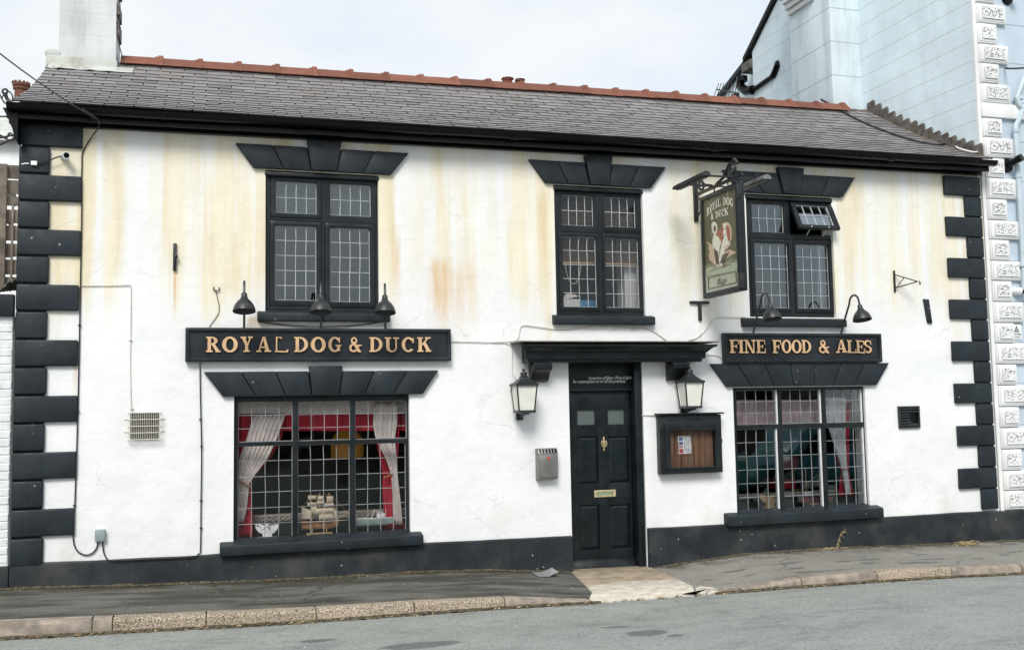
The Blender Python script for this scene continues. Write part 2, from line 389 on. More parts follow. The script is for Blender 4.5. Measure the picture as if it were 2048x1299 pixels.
MT['wood'] = _m.fin(_c, .6, _m.bump(_m.noise(1., 5, .6, (60, 60, 3)), .4, .004))
MT['palewood'] = plain('pale_ply', (.50, .34, .18), .5, .1, 9)
MT['fence'] = plain('grey_fence_timber', (.15, .125, .10), .8, .35, 7, .5, 40)
MT['moss'] = plain('mossy_felt', (.10, .10, .085), .95, .6, 40, .9, 60, bd=.03)
MT['blueside'] = streaky('pale_blue_render', (.69, .80, .85), (.50, .57, .59), .32, .257)
MT['bluefront'] = streaky('pale_blue_smooth_render', (.50, .59, .67), (.46, .53, .58), .3, .514)
MT['bluebreast'] = streaky('pale_blue_stained_render', (.66, .75, .79), (.36, .40, .41), .5, .514)
MT['quoinwhite'] = streaky('white_stone_paint', (.76, .77, .77), (.58, .57, .52), .25)
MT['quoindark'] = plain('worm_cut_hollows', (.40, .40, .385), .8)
MT['brickwhite'] = brickish('white_painted_brick', (.76, .78, .79), .03, .6, .7)
MT['road'] = asphalt('road_asphalt', (.20, .215, .20), (.265, .28, .262), (.5, .5, .46), 90, road_patch, .10)
MT['pave'] = asphalt('pavement_asphalt', (.165, .160, .142), (.245, .235, .21), (.5, .48, .44), 95, pave_patch)
MT['kerb'] = asphalt('kerb_aggregate', (.11, .085, .055), (.34, .27, .20), (.6, .55, .48), 60, kerb_patch, 0)
MT['kerbsmooth'] = plain('kerb_concrete', (.26, .22, .18), .85, .3, 10, .5, 120)
MT['slab'] = plain('pale_concrete', (.56, .51, .43), .85, .22, 9, .5, 120)
MT['slabtan'] = plain('tan_concrete', (.29, .235, .17), .85, .25, 7, .4, 120)
MT['litter'] = plain('dry_leaf', (.17, .11, .05), .8, .5, 60)
MT['moss2'] = plain('gutter_grit', (.11, .085, .045), .95, .5, 40, .8, 90)
MT['grit'] = plain('damp_grit', (.075, .062, .038), .95, .6, 30, .8, 90)
MT['straw'] = plain('dry_grass', (.42, .32, .17), .8, .3, 30)
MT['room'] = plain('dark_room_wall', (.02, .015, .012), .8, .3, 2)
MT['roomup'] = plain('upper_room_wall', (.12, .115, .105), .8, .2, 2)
MT['darkgreen'] = plain('dark_green_panel', (.012, .022, .015), .5)
MT['red'] = plain('red_fabric', (.55, .03, .06), .85, .15, 12)
MT['pink'] = plain('faded_pink_voile', (.70, .52, .54), .85, .12, 9)
MT['voile'] = plain('white_voile', (.78, .71, .69), .85, .1, 9)
MT['curtwhite'] = plain('white_curtain', (.74, .74, .76), .85, .08, 9)
MT['lace'] = plain('carved_rail', (.34, .30, .27), .7, .3, 40)
MT['blind'] = plain('brown_blind', (.22, .16, .11), .55, .15, 9)
MT['blindpale'] = plain('pale_blind', (.40, .42, .42), .6, .1, 9)
# ================================================================== GROUND
WX = [-1.7, -.56, .29, .95, 2.2, 2.77, 3.5, 3.67, 4.53, 4.68, 5.65, 6.69, 7.56, 9.57]
WZ = [.10, .055, .028, .012, .0, -.025, -.085, -.105, -.116, -.112, -.040, -.036, -.062, -.099]
KX = [-1.7, 0, .85, 1.7, 2.57, 3.35, 4.62, 5.0, 5.54, 6.4, 7.3, 8.1, 10.]
KZ = [.077, .02, -.006, -.015, -.042, -.122, -.130, -.098, -.062, -.054, -.074, -.092, -.135]
RX = [-1.7, 0, .85, 2.5, 3.4, 4.6, 5.4, 6.3, 7.2, 8., 10.]
RZ = [-.045, -.088, -.106, -.118, -.138, -.140, -.142, -.150, -.165, -.188, -.23]
KB, KF = -1.35, -1.48
def zpave(x, y): return lerp(interp(x, WX, WZ), interp(x, KX, KZ), min(1, max(0, (-.04-y)/(-.04-KB))))
def zroad(x, y): return interp(x, RX, RZ)+.012*min(4, max(0, KF-y))
g = MB()
def axis(a, b, step, tail): return [a-60, a-25, a-10, a-4]*tail+[a+(b-a)*i/int((b-a)/step+.5) for i in range(int((b-a)/step+.5)+1)]+[b+4, b+10, b+25, b+60]*tail
xs = axis(-2.6, 11, .2, 1); ys = [-60, -30, -16, -12, -9, -7, -5.5, -4.5]+[-4+.2*i for i in range(12)]+[-1.60, KF-.004]
nx = len(xs)
g.add([(x, y, zroad(x, y)+.004*noise.noise((x*1.3, y*1.3, 0))) for y in ys for x in xs], [(j*nx+i, j*nx+i+1, (j+1)*nx+i+1, (j+1)*nx+i) for j in range(len(ys)-1) for i in range(nx-1)])
tag(g.build('road', MT['road'], smooth=True, recalc=False), kind='structure')
g = MB(); ys = [KB+.002+(.16-KB)*i/9 for i in range(10)]
g.add([(x, y, zpave(x, y)+.005*noise.noise((x*2.1, y*2.1, 3))) for y in ys for x in xs], [(j*nx+i, j*nx+i+1, (j+1)*nx+i+1, (j+1)*nx+i) for j in range(len(ys)-1) for i in range(nx-1)])
tag(g.build('pavement', MT['pave'], smooth=True, recalc=False), kind='structure')
# ground behind and under the buildings, out to the horizon
g = MB(); g.add([(-300, .15, -.3), (300, .15, -.3), (300, 400, -.3), (-300, 400, -.3)], [(0, 1, 2, 3)])
tag(g.build('ground', MT['pave'], recalc=False), kind='structure')
g = MB(); g.add([(-300, -300, -.35), (300, -300, -.35), (300, .2, -.35), (-300, .2, -.35)], [(0, 1, 2, 3)])
tag(g.build('far_ground', MT['road'], recalc=False), kind='structure')

# kerb: every stone its own piece
kerb = bpy.data.objects.new('kerb', None); COL.objects.link(kerb); kerb.location = (0, KF, 0); tag(kerb, kind='structure')
joints = [-4.3, -3.4, -2.55, -1.7, -.87, -.72, -.015, .86, 1.69, 2.50, 3.33]
def kstone(a, b, mat, n=5):
    m = MB(); a += .006; b -= .006
    rings = []
    for i in range(n+1):
        x = lerp(a, b, i/n); zt = interp(x, KX, KZ)+.004+.003*noise.noise((x*5, 1, 0)); zb = zroad(x, KF)-.12; wv = .006*noise.noise((x*4, 7, 0))
        rings.append([(x, KB, zb), (x, KF+wv, zb), (x, KF+.008+wv, zt-.028), (x, KF+.03, zt), (x, KB, zt+.001)])
    vs = [p for r in rings for p in r]; fs = [(i*5+k, i*5+(k+1) % 5, (i+1)*5+(k+1) % 5, (i+1)*5+k) for i in range(n) for k in range(5)]
    fs += [(4, 3, 2, 1, 0), tuple(n*5+k for k in range(5))]
    m.add(vs, fs).build('kerb_stone', mat, kerb, smooth=True)
for i in range(len(joints)-1):
    kstone(joints[i], joints[i+1], MT['kerbsmooth'] if i in (3, 4, 9) else MT['kerb'], 1 if i == 4 else 6)
m = MB(); m.grid(lambda u, v: (lerp(-4.3, 12, u), lerp(KF+.012, KB+.02, v), interp(lerp(-4.3, 12, u), KX, KZ)-.012-(.012 if v < .1 else 0)), 160, 4); m.grid(lambda u, v: (lerp(-4.3, 12, u), KF+.012, lerp(-.35, interp(lerp(-4.3, 12, u), KX, KZ)-.024, v)), 160, 1)
m.build('kerb_bed', MT['moss2'], kerb, recalc=False)
rj = [4.62, 4.84, 5.50, 6.36, 7.26, 8.15, 9.05, 9.95, 10.85, 12]
for i in range(len(rj)-1): kstone(rj[i], rj[i+1], MT['kerb'] if i == 3 else MT['kerbsmooth'])

# crossover slab at the door: a tan strip at the step, a pale strip at the road, broken at one end
slabs = bpy.data.objects.new('doorstep_paving', None); COL.objects.link(slabs); slabs.location = (4.0, -.8, -.11); tag(slabs, kind='structure')
def slab(poly, mat, t=.012, nm='slab_piece'):
    m = MB(); n = len(poly); m.add([(x, y, zpave(x, y)+t) for x, y in poly]+[(x, y, zpave(x, y)-.06) for x, y in poly],
        [tuple(range(n)), tuple(range(2*n-1, n-1, -1))]+[(i, (i+1) % n, n+(i+1) % n, n+i) for i in range(n)])
    m.build(nm, mat, slabs, bevel=.004)
def G(px, py):
    p = F(px, py, -.8)
    for _ in range(12): p = FZ(px, py, zpave(p.x, p.y)+.012)
    return (p.x, min(p.y, .14))
tan_edge = [G(1172, 1170), G(1245, 1162), G(1320, 1158), G(1357, 1157)]
slab([(3.70, .14), (3.64, -.1)]+tan_edge+[(4.57, -.06), (4.54, .14)], MT['slabtan'])
pe = [(p[0], p[1]-.012) for p in tan_edge]
front = [(3.36, KF-.0), (3.95, KF-.0), (4.36, KF-.0)]
slab([pe[0], (3.46, -1.12)]+[(3.34, -1.36)]+[(3.62, KF), (4.20, KF), G(1384, 1187), G(1388, 1179), G(1385, 1171)]+[pe[3], pe[2], pe[1]], MT['slab'])
slab([(3.355, -1.385), (3.32, -1.47), (3.60, -1.485)], MT['slab'])
slab([(4.215, KF), (4.46, KF), G(1418, 1176), G(1392, 1173), G(1391, 1180), G(1388, 1188)], MT['slab'])
slab([G(1396, 1171), G(1420, 1174), G(1436, 1178), G(1425, 1173)], MT['slab'])
slab([(4.475, KF), (4.60, KF), G(1437, 1181), G(1421, 1177)], MT['slab'])

# grit and leaves lying along the foot of the kerb
m = MB()
for i in range(1500):
    x = random.uniform(-2.2, 10)
    if 3.3 < x < 4.5 and random.random() > .25: continue
    y = KF-.006-abs(random.gauss(0, .022)); z = zroad(x, y)+.004+random.random()*.012
    a = random.random()*6.28; l = random.uniform(.008, .026)*(1.6 if random.random() < .1 else 1); ww = l*random.uniform(.25, .6)
    u = Vector((math.cos(a), math.sin(a)*.7, random.uniform(-.4, .4)))*l; v = Vector((-math.sin(a), math.cos(a), random.uniform(-.5, .5)))*ww; c = Vector((x, y, z))
    m.cur = random.choice((0, 0, 1, 2)); m.add([c-u, c+v, c+u, c-v], [(0, 1, 2, 3)])
for i in range(350):
    x = random.uniform(-2, 9.4); y = -.05-abs(random.gauss(0, .035)); z = zpave(x, y)+.006
    if 3.6 < x < 4.6: continue
    a = random.random()*6.28; l = random.uniform(.005, .014); u = Vector((math.cos(a), math.sin(a), .2))*l; v = Vector((-math.sin(a), math.cos(a), .3))*l*.6; c = Vector((x, y, z))
    m.cur = random.choice((0, 1, 2, 3)); m.add([c-u, c+v, c+u, c-v], [(0, 1, 2, 3)])
tag(m.build('leaf_litter', [MT['litter'], MT['moss2'], MT['straw'], MT['kerbsmooth']], recalc=False), kind='stuff')
m = MB()
def gritband(a, b):
    n = int((b-a)/.04)
    m.grid(lambda u, v: (lerp(a, b, u), KF-.002-v*(.035+.02*noise.noise((lerp(a, b, u)*3, 0, 0))), zroad(lerp(a, b, u), KF)+.006+(1-v)*(.016+.008*noise.noise((lerp(a, b, u)*8, v*3, 0)))-.004*v), n, 3)
gritband(-4, 3.4); gritband(4.55, 11)
def wallgrit(a, b):
    n = int((b-a)/.03)
    m.grid(lambda u, v: (lerp(a, b, u), -.045-v*(.028+.03*max(-.5, noise.noise((lerp(a, b, u)*3.3, 0, 4)))), zpave(lerp(a, b, u), -.07)+.004+(1-v)*(.016+.014*noise.noise((lerp(a, b, u)*6, v*3, 2)))), n, 3)
wallgrit(-4, 3.64); wallgrit(4.6, 11)
tag(m.build('gutter_grit', MT['grit'], recalc=False, smooth=True), kind='stuff')

# ================================================================== THE PUB
pub = E('pub_building', (3.8, 1.0, 0), 'white rendered two storey pub with black quoins, slate roof and cream stains', 'pub')
XL, XR, ZT = -1.70, 9.262, 4.45
OP = dict(GL=(.225, 1.950, .40, 1.795), GR=(5.660, 7.408, .41, 1.815), UL=(.517, 1.645, 2.625, 4.045), UM=(3.565, 4.611, 2.62, 4.045), UR=(5.915, 7.066, 2.625, 4.055), DOOR=(3.685, 4.548, -.2, 2.13))
bm = bmesh.new()
def splits(a, b, cuts, step):
    c = sorted({a, b}|set(cuts)); r = []
    for p, q in zip(c, c[1:]):
        k = max(1, round((q-p)/step)); r += [p+(q-p)*i/k for i in range(k)]
    return r+[b]
gx = splits(XL, XR, [v for o in OP.values() for v in o[:2]], .085); gz = splits(-.2, ZT, [v for o in OP.values() for v in o[2:] if v > -.2], .085)
def inop(x, z, e=0): return any(o[0]-e < x < o[1]+e and o[2]-e < z < o[3]+e for o in OP.values())
def wy(x, z): return 0. if inop(x, z, .02) else .007*noise.noise((x*1.3, z*1.3, 0))+.0035*noise.noise((x*4.2, z*4.2, 5))
vg = [[bm.verts.new((x, wy(x, z), z)) for x in gx] for z in gz]
for j in range(len(gz)-1):
    for i in range(len(gx)-1):
        if not inop((gx[i]+gx[i+1])/2, (gz[j]+gz[j+1])/2): bm.faces.new((vg[j][i], vg[j][i+1], vg[j+1][i+1], vg[j+1][i]))
bm.edges.ensure_lookup_table()
be = [e for e in bm.edges if len(e.link_faces) == 1 and inop((e.verts[0].co.x+e.verts[1].co.x)/2, (e.verts[0].co.z+e.verts[1].co.z)/2, .004)]
r_ = bmesh.ops.extrude_edge_only(bm, edges=be)
for v in r_['geom']:
    if isinstance(v, bmesh.types.BMVert): v.co.y = .22
for v in [v for v in bm.verts if not v.link_faces]: bm.verts.remove(v)
bm.normal_update(); me = bpy.data.meshes.new('wall'); bm.to_mesh(me); bm.free(); me.materials.append(MT['wall'])
me.polygons.foreach_set('use_smooth', [True]*len(me.polygons)); me.set_sharp_from_angle(angle=R(40))
wall = bpy.data.objects.new('wall', me); COL.objects.link(wall); wall.parent = pub; me.transform(Matrix.Translation(-pub.location))
m = MB()     # gable ends and back wall
m.prism([(0.03, -.2), (4.2, -.2), (4.2, 4.5), (2.1, 5.6), (.03, 4.45)], XL+.002, XL+.2, 'yz'); m.prism([(0.03, -.2), (4.2, -.2), (4.2, 4.5), (2.1, 5.6), (.03, 4.45)], 9.05, 9.25, 'yz')
m.box(XL+.2, 9.05, 4.0, 4.2, -.2, 4.5); m.build('gable_wall', MT['white'], pub)

# plinth: two lengths either side of the door, wavy top edge
def plinth(a, b, nm):
    m = MB(); n = int((b-a)/.1); rings = []
    for i in range(n+1):
        x = lerp(a, b, i/n); zt = interp(x, [-1.7, -.5, .1, 2.09, 3.65, 4.54, 5.54, 7.58, 8.94, 9.6], [.314, .298, .297, .288, .273, .304, .301, .278, .277, .266])+.006*noise.noise((x*2.5, 0, 0)); zb = interp(x, WX, WZ)-.12
        k = .006*noise.noise((x*2, 4, 0))
        rings.append([(x, .01, zb), (x, -.052+k, zb), (x, -.046+k*.5, lerp(zb, zt, .5)), (x, -.036, zt-.012), (x, -.026, zt), (x, .01, zt+.004)])
    vs = [p for r in rings for p in r]; m.add(vs, [(i*6+k, i*6+(k+1) % 6, (i+1)*6+(k+1) % 6, (i+1)*6+k) for i in range(n) for k in range(6)]+[tuple(range(6)), tuple(n*6+k for k in range(6))])
    m.build('plinth', MT['plinth'], pub, smooth=True)
plinth(XL-.01, 3.672, 0); plinth(4.552, 11.5, 0)

# quoins
zq0, dz = .286, (4.405-.286)/16
lr = (F(158, 650).x, F(95, 650).x); rl = (F(1896, 580).x, F(1937, 580).x)
MB().box(XL-.008, lr[1]-.012, -.018, .015, zq0+.01, 4.40).build('quoin_bed', MT['eave'], pub); MB().box(rl[1]+.012, 9.218, -.018, .015, zq0+.02, 4.41).build('quoin_bed', MT['eave'], pub)
for k in range(16):
    z0, z1 = zq0+k*dz+.008, zq0+(k+1)*dz-.008
    j = random.uniform(-.006, .006)
    m = MB(); m.box(XL-.012, (lr[1] if k % 2 == 0 else lr[0])+j, -.042, .02, z0, z1); m.build('quoin', MT['lintel'], pub, bevel=.014, seg=3)
    m = MB(); m.box((rl[1] if k % 2 == 0 else rl[0])+j, 9.222, -.042, .02, z0+.01, z1+.01); m.build('quoin', MT['lintel'], pub, bevel=.010, seg=3)

# flat arches of painted voussoirs
def arch(top, bot, tj, bj, key=None, y=-.045):
    # top/bot: pixel polyline ends, tj/bj joint pixels x
    a = [F(*p) for p in (top[0], top[1], bot[0], bot[1])]
    zt, zb = (a[0].z+a[1].z)/2, (a[2].z+a[3].z)/2
    root = bpy.data.objects.new('window_lintel', None); COL.objects.link(root); root.parent = pub; root.location = Vector(((a[0].x+a[1].x)/2, 0, zb))-pub.location
    yt, yb = (top[0][1]+top[1][1])/2, (bot[0][1]+bot[1][1])/2
    T = [a[0].x]+[F(x, yt).x for x in tj]+[a[1].x]; B = [a[2].x]+[F(x, yb).x for x in bj]+[a[3].x]
    MB().prism([(B[0]+.01, zb+.004), (B[-1]-.01, zb+.004), (T[-1]-.01, zt-.004), (T[0]+.01, zt-.004)], -.022, .012).build('lintel_bed', MT['eave'], root)
    for i in range(len(T)-1):
        kz = key[1] if key and i == key[0] else 0
        e = .004; yy = y-(.022 if kz else random.uniform(0, .004))
        m = MB(); m.prism([(B[i]+e, zb), (B[i+1]-e, zb), (T[i+1]-e, zt+kz), (T[i]+e, zt+kz)], yy, .015); m.build('voussoir', MT['lintel'], root, bevel=.006)
arch(((406.5, 742), (876, 742)), ((445, 793), (844.7, 787)), [481, 550, 616, 684.6, 748, 814], [511.5, 571, 623, 676.5, 727, 785], (3, .052))
arch(((1417.6, 726.4), (1774, 726.4)), ((1451, 773), (1749, 770)), [1471, 1526, 1576, 1626, 1678, 1724.5], [1499, 1544, 1583, 1624, 1662.5, 1705.6])
arch(((470, 288), (817, 308)), ((506, 336), (782, 351)), [544.7, 612.4, 683, 748], [567, 621.6, 672.5, 725.7], (2, .075))
arch(((1054.8, 321), (1329.5, 335.5)), ((1089, 366), (1300, 378)), [1112, 1166, 1222, 1275], [1134, 1177, 1215, 1256], (2, .078))
arch(((1441.6, 343), (1706, 355)), ((1480, 386), (1682, 394)), [1498.6, 1550, 1603, 1654], [1523, 1561.7, 1598.6, 1639], (2, .072))

# rooms behind the windows (dark, lit only through the glass)
def room(x0, x1, z0, z1, mat, d=3.2):
    m = MB(); y0, y1 = .035, d
    m.add([(x0,y0,z0),(x1,y0,z0),(x1,y1,z0),(x0,y1,z0),(x0,y0,z1),(x1,y0,z1),(x1,y1,z1),(x0,y1,z1)], [(0,1,2,3),(4,5,6,7),(1,2,6,5),(2,3,7,6),(3,0,4,7)])
    m.build('room_shell', mat, pub, recalc=False)
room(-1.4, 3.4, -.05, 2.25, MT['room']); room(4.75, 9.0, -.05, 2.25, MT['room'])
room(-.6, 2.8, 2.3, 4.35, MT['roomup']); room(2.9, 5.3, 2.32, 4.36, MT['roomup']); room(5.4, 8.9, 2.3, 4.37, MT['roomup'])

# ------------------------------------------------------------------ windows
def prect(x0, x1, y0, y1, y=.07):
    a, b = F(x0, (y0+y1)/2, y), F(x1, (y0+y1)/2, y); c, d = F((x0+x1)/2, y0, y), F((x0+x1)/2, y1, y)
    return (a.x, b.x, d.z, c.z)
def window(op, lights, yf, glass, sash, individual, head=True, came='came'):
    x0, x1, z0, z1 = OP[op]
    root = bpy.data.objects.new('window', None); COL.objects.link(root); root.parent = pub; root.location = Vector(((x0+x1)/2, 0, z0))-pub.location
    x0 += .002; x1 -= .002; z0 += .002; z1 -= .002
    holes = [l.get('sash') or l['g'] for l in lights]
    MB().plate(x0, x1, z0, z1, holes, yf, yf+.07).build('frame', MT['joinery'], root, bevel=.005)
    if head: MB().box(x0-.01, x1+.01, yf-.055, yf+.02, z1-.052, z1-.012).build('head_drip', MT['joinery'], root, bevel=.006)
    cm = MB(); gp = MB()
    for l in lights:
        gx0, gx1, gz0, gz1 = l['g']; c, r = l['n']; s0 = len(cm.v); yg = yf+.035
        fn = l.get('fn')
        if l.get('sash'):
            sx = l['sash']; q = MB().plate(sx[0]+.004, sx[1]-.004, sx[2]+.004, sx[3]-.004, [l['g']], yf-.008, yf+.04)
            if fn: q.xf(fn)
            q.build('casement', MT['joinery'], root, bevel=.004)
        wv = lambda a: .0065*noise.noise((a*7, gx0*3, gz0))
        cols = [lerp(gx0, gx1, i/c) for i in range(c+1)]; rows = [lerp(gz0, gz1, i/r) for i in range(r+1)]
        cw = .0031
        for i, x in enumerate(cols):
            e = .004 if i == 0 else (-.004 if i == c else 0)
            pts = [(x+e+(wv(z) if 0 < i < c else 0), yg-.002, z) for z in [lerp(gz0, gz1, t/6) for t in range(7)]]
            for p, q in zip(pts, pts[1:]): cm.hexa([(p[0]-cw, p[1]-.005, p[2]), (p[0]+cw, p[1]-.005, p[2]), (p[0]+cw, p[1]+.005, p[2]), (p[0]-cw, p[1]+.005, p[2]), (q[0]-cw, q[1]-.005, q[2]), (q[0]+cw, q[1]-.005, q[2]), (q[0]+cw, q[1]+.005, q[2]), (q[0]-cw, q[1]+.005, q[2])])
        for j, z in enumerate(rows):
            e = .004 if j == 0 else (-.004 if j == r else 0)
            cm.box(gx0, gx1, yg-.0085, yg+.0045, z+e-cw*.9, z+e+cw*.9)
        pw, ph = (gx1-gx0)/c, (gz1-gz0)/r
        if fn: cm.xf(fn, s0)
        if individual: pm = MB().box(-pw/2+.001, pw/2-.001, -.0015, .0015, -ph/2+.001, ph/2-.001).mesh('pane', MT[glass])
        for i in range(c):
            for j in range(r):
                cx_, cz_ = gx0+(i+.5)*pw, gz0+(j+.5)*ph
                rx, rz = random.gauss(0, .006), random.gauss(0, .006)
                if individual: part('pane', pm, (cx_, yg, cz_), root, (rx, 0, rz))
                else:
                    s1 = len(gp.v); gp.box(-pw/2, pw/2, -.0015, .0015, -ph/2, ph/2); M_ = Matrix.Translation((cx_, yg, cz_)) @ Matrix.Rotation(rx, 4, 'X') @ Matrix.Rotation(rz, 4, 'Z')
                    gp.xf(lambda p: fn(M_ @ p) if fn else M_ @ p, s1)
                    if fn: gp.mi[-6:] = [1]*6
    cm.build('lead_came', MT[came], root, recalc=False)
    if not individual: tag(gp.build('leaded_glazing', [MT[glass], MT['glassboost']], root), kind='stuff')
    return root
def sill(root, pts, y, h=None):
    a, b = F(pts[0], pts[2], y), F(pts[1], pts[2], y); zt, zb = F(pts[0], pts[2], y).z, F(pts[0], pts[3], y).z
    MB().hexa([(a.x, y, zb), (b.x, y, zb), (b.x, .09, zb), (a.x, .09, zb), (a.x, y, zt), (b.x, y, zt), (b.x, .09, zt+.045), (a.x, .09, zt+.045)]).build('sill', MT['lintel'], root, bevel=.010, seg=3)

def L4(x0, x1, yt, yb, n, sash=None): return dict(g=prect(x0, x1, yt, yb), n=n, sash=prect(*sash) if sash else None)
ul = window('UL', [L4(551.5, 633, 364, 428, (4, 2), (540, 643, 352, 437.5)), L4(660, 741, 369, 433, (4, 2)), L4(549.5, 632.5, 451.5, 601, (4, 5), (539, 643.5, 443, 613)), L4(659.5, 739.5, 456, 604, (4, 5), (649, 750, 447, 617))], .045, 'glassup', 0, True, True, 'cameup')
sill(ul, (515, 781, 624.5, 641), -.075)
um = window('UM', [L4(1121, 1185.5, 391, 452, (4, 2)), L4(1207, 1270, 395, 455, (4, 2)), L4(1124, 1192, 473, 614, (4, 5), (1116, 1196, 465, 624)), L4(1209.5, 1277, 476.5, 615.5, (4, 5), (1204, 1284, 467, 626))], .045, 'glassmid', 0, False, True, 'cameup')
sill(um, (1108.6, 1311, 631.5, 647.5), -.075)
aw = prect(1577, 1659, 402, 470); ag = prect(1585.5, 1651.5, 410, 462)
def tilt(p, a=R(27)):
    p = Vector(p); hy, hz = .037, aw[3]; dy, dz_ = p.y-hy, p.z-hz
    return Vector((p.x, hy+dy*math.cos(a)+dz_*math.sin(a), hz-dy*math.sin(a)+dz_*math.cos(a)))
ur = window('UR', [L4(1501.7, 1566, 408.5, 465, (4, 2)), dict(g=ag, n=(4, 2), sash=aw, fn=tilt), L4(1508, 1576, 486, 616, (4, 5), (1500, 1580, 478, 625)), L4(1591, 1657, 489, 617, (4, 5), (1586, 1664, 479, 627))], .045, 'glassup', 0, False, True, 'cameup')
m = MB(); hp = tilt((ag[0]+.1, .02, aw[2]+.01)); m.tube([hp, (hp.x+.05, .03, aw[2]-.01)], .006); m.tube([tilt((ag[1]-.12, .02, aw[2]+.01)), (ag[1]-.08, .03, aw[2]-.01)], .006)
m.build('stay', MT['white'], ur)
sill(ur, (1488, 1694, 637.5, 652), -.075)
def gw(op, xs_, yt, ym, yb, dyt, white):
    ls = []
    for k, (a, b, c, d) in enumerate(xs_):
        s = dyt*k
        ls += [L4(a, b, yt[0]+s*.2, yt[1]+s*.55, (4, 3)), L4(c, d, yb[0]+s*.5, yb[1]+s, (4, 6))]
    return ls
glr = window('GL', gw('GL', [(476, 585.5, 475, 585), (596, 700.5, 595, 699.5), (710, 814, 710, 812)], (802.5, 883), 0, (890, 1077.5), -5., 0), .055, 'glass', 0, True, False)
sill(glr, (439.5, 847.5, 1092, 1113), -.115)
grr = window('GR', gw('GR', [(1470, 1553, 1473, 1555), (1560, 1640, 1564, 1642.5), (1648, 1722, 1651, 1728)], (779.5, 848.5), 0, (857, 1020), -3.5, 1), .035, 'glassright', 0, True, False)
sill(grr, (1458, 1768.6, 1032, 1053), -.115)
m = MB()          # pale bead at the far side of each light
for l in gw('GR', [(1470, 1553, 1473, 1555), (1560, 1640, 1564, 1642.5), (1648, 1722, 1651, 1728)], (779.5, 848.5), 0, (857, 1020), -3.5, 1):
    q = l['g']; m.box(q[1]-.014, q[1]+.001, .05, .096, q[2], q[3])
tag(m.build('pale_bead', MT['white'], grr), kind='stuff')

# ------------------------------------------------------------------ door
door = bpy.data.objects.new('door', None); COL.objects.link(door); door.parent = pub; door.location = Vector((4.1, .15, -.1))-pub.location
yd = .15
dx0, dx1, dzb, dzt = 3.688, 4.455, -.085, 1.80
def dr(x0, x1, y0, y1): return prect(x0, x1, y0, y1, yd)
holes = [dr(1154.6, 1190, 819, 849), dr(1215.5, 1248.8, 818, 848), dr(1157, 1197, 872, 966), dr(1217.6, 1258.6, 872, 964), dr(1160, 1200, 1009, 1098), dr(1221, 1261, 1008, 1095)]
MB().plate(dx0, dx1, dzb, dzt, holes, yd, yd+.045).build('door_leaf', MT['door'], door, bevel=.004)
for h in holes[2:]:
    m = MB(); a, b, c, d = h; y1, y2 = yd+.022, yd+.006; i_ = .035
    m.add([(a,y1,c),(b,y1,c),(b,y1,d),(a,y1,d),(a+i_,y2,c+i_),(b-i_,y2,c+i_),(b-i_,y2,d-i_),(a+i_,y2,d-i_),(a,yd+.04,c),(b,yd+.04,c),(b,yd+.04,d),(a,yd+.04,d)],
          [(4,5,6,7),(0,1,5,4),(1,2,6,5),(2,3,7,6),(3,0,4,7),(8,9,1,0),(9,10,2,1),(10,11,3,2),(11,8,0,3),(11,10,9,8)])
    m.build('door_panel', MT['door'], door)
for h in holes[:2]: MB().box(h[0], h[1], yd+.02, yd+.028, h[2], h[3]).build('door_light', MT['frost'], door)
MB().box(4.462, 4.546, .022, .21, -.2, 2.13).build('door_jamb', MT['door'], door, bevel=.005)
MB().box(dx0, 4.462, .11, .21, 1.815, 2.13).build('transom_board', MT['joinery'], door, bevel=.004)
MB().box(dx0, 4.462, .10, .20, 1.80, 1.83).build('transom_rail', MT['joinery'], door, bevel=.004)
MB().hexa([(dx0, .09, -.105), (dx1, .09, -.105), (dx1, .15, -.105), (dx0, .15, -.105), (dx0, .12, -.03), (dx1, .12, -.03), (dx1, .149, .0), (dx0, .149, .0)]).build('weather_bar', MT['joinery'], door, bevel=.004)
MB().box(3.68, 4.47, .04, .3, -.16, -.108).build('threshold', MT['slabtan'], door, bevel=.006)
lp = dr(1188, 1231, 979, 993)
m = MB(); m.plate(*lp, [(lp[0]+.03, lp[1]-.03, lp[2]+.02, lp[3]-.02)], yd-.012, yd+.004); m.build('letter_plate', MT['brass'], door, bevel=.003)
MB().box(lp[0]+.032, lp[1]-.032, yd-.006, yd-.001, lp[2]+.022, lp[3]-.022).build('letter_flap', plain('verdigris', (.22, .27, .16), .5, .2, 30), door)
kn = F(1207, 888, yd)
m = MB(); m.lathe([(.003, -.075), (.008, -.06), (.012, -.05), (.005, -.04)], (kn.x, yd-.012, kn.z), n=10); m.lathe([(.004, .05), (.012, .06), (.007, .07), (.003, .085)], (kn.x, yd-.012, kn.z), n=10)
m.lathe([(.004, -.03), (.014, -.01), (.022, .015), (.026, .03), (.012, .04), (.006, .05)], (kn.x, yd-.015, kn.z), n=12)
m.tube([(kn.x+.032*math.sin(a), yd-.02, kn.z+.012-.042*math.cos(a)) for a in [R(-140+i*28) for i in range(11)]], .005, 6); m.build('door_knocker', MT['brass'], door, smooth=True)
kb = F(1270, 953.4, yd)
m = MB(); m.lathe([(.03, 0), (.03, .006), (.012, .012), (.012, .03), (.026, .042), (.03, .055), (.024, .068), (.006, .072)], (kb.x, yd, kb.z), (0, -1, 0), 18); m.build('door_knob', MT['brass'], door, smooth=True)
lk = F(1269.5, 905, yd)
m = MB(); m.lathe([(.02, 0), (.02, .008), (.014, .016)], (lk.x, yd, lk.z), (0, -1, 0), 16); m.box(lk.x-.014, lk.x+.004, yd-.022, yd-.014, lk.z-.03, lk.z+.006); m.build('latch', MT['brass'], door)
lk = F(1267.5, 931, yd); MB().lathe([(.02, 0), (.02, .008), (.01, .014)], (lk.x, yd, lk.z), (0, -1, 0), 16).build('lock', MT['iron'], door)

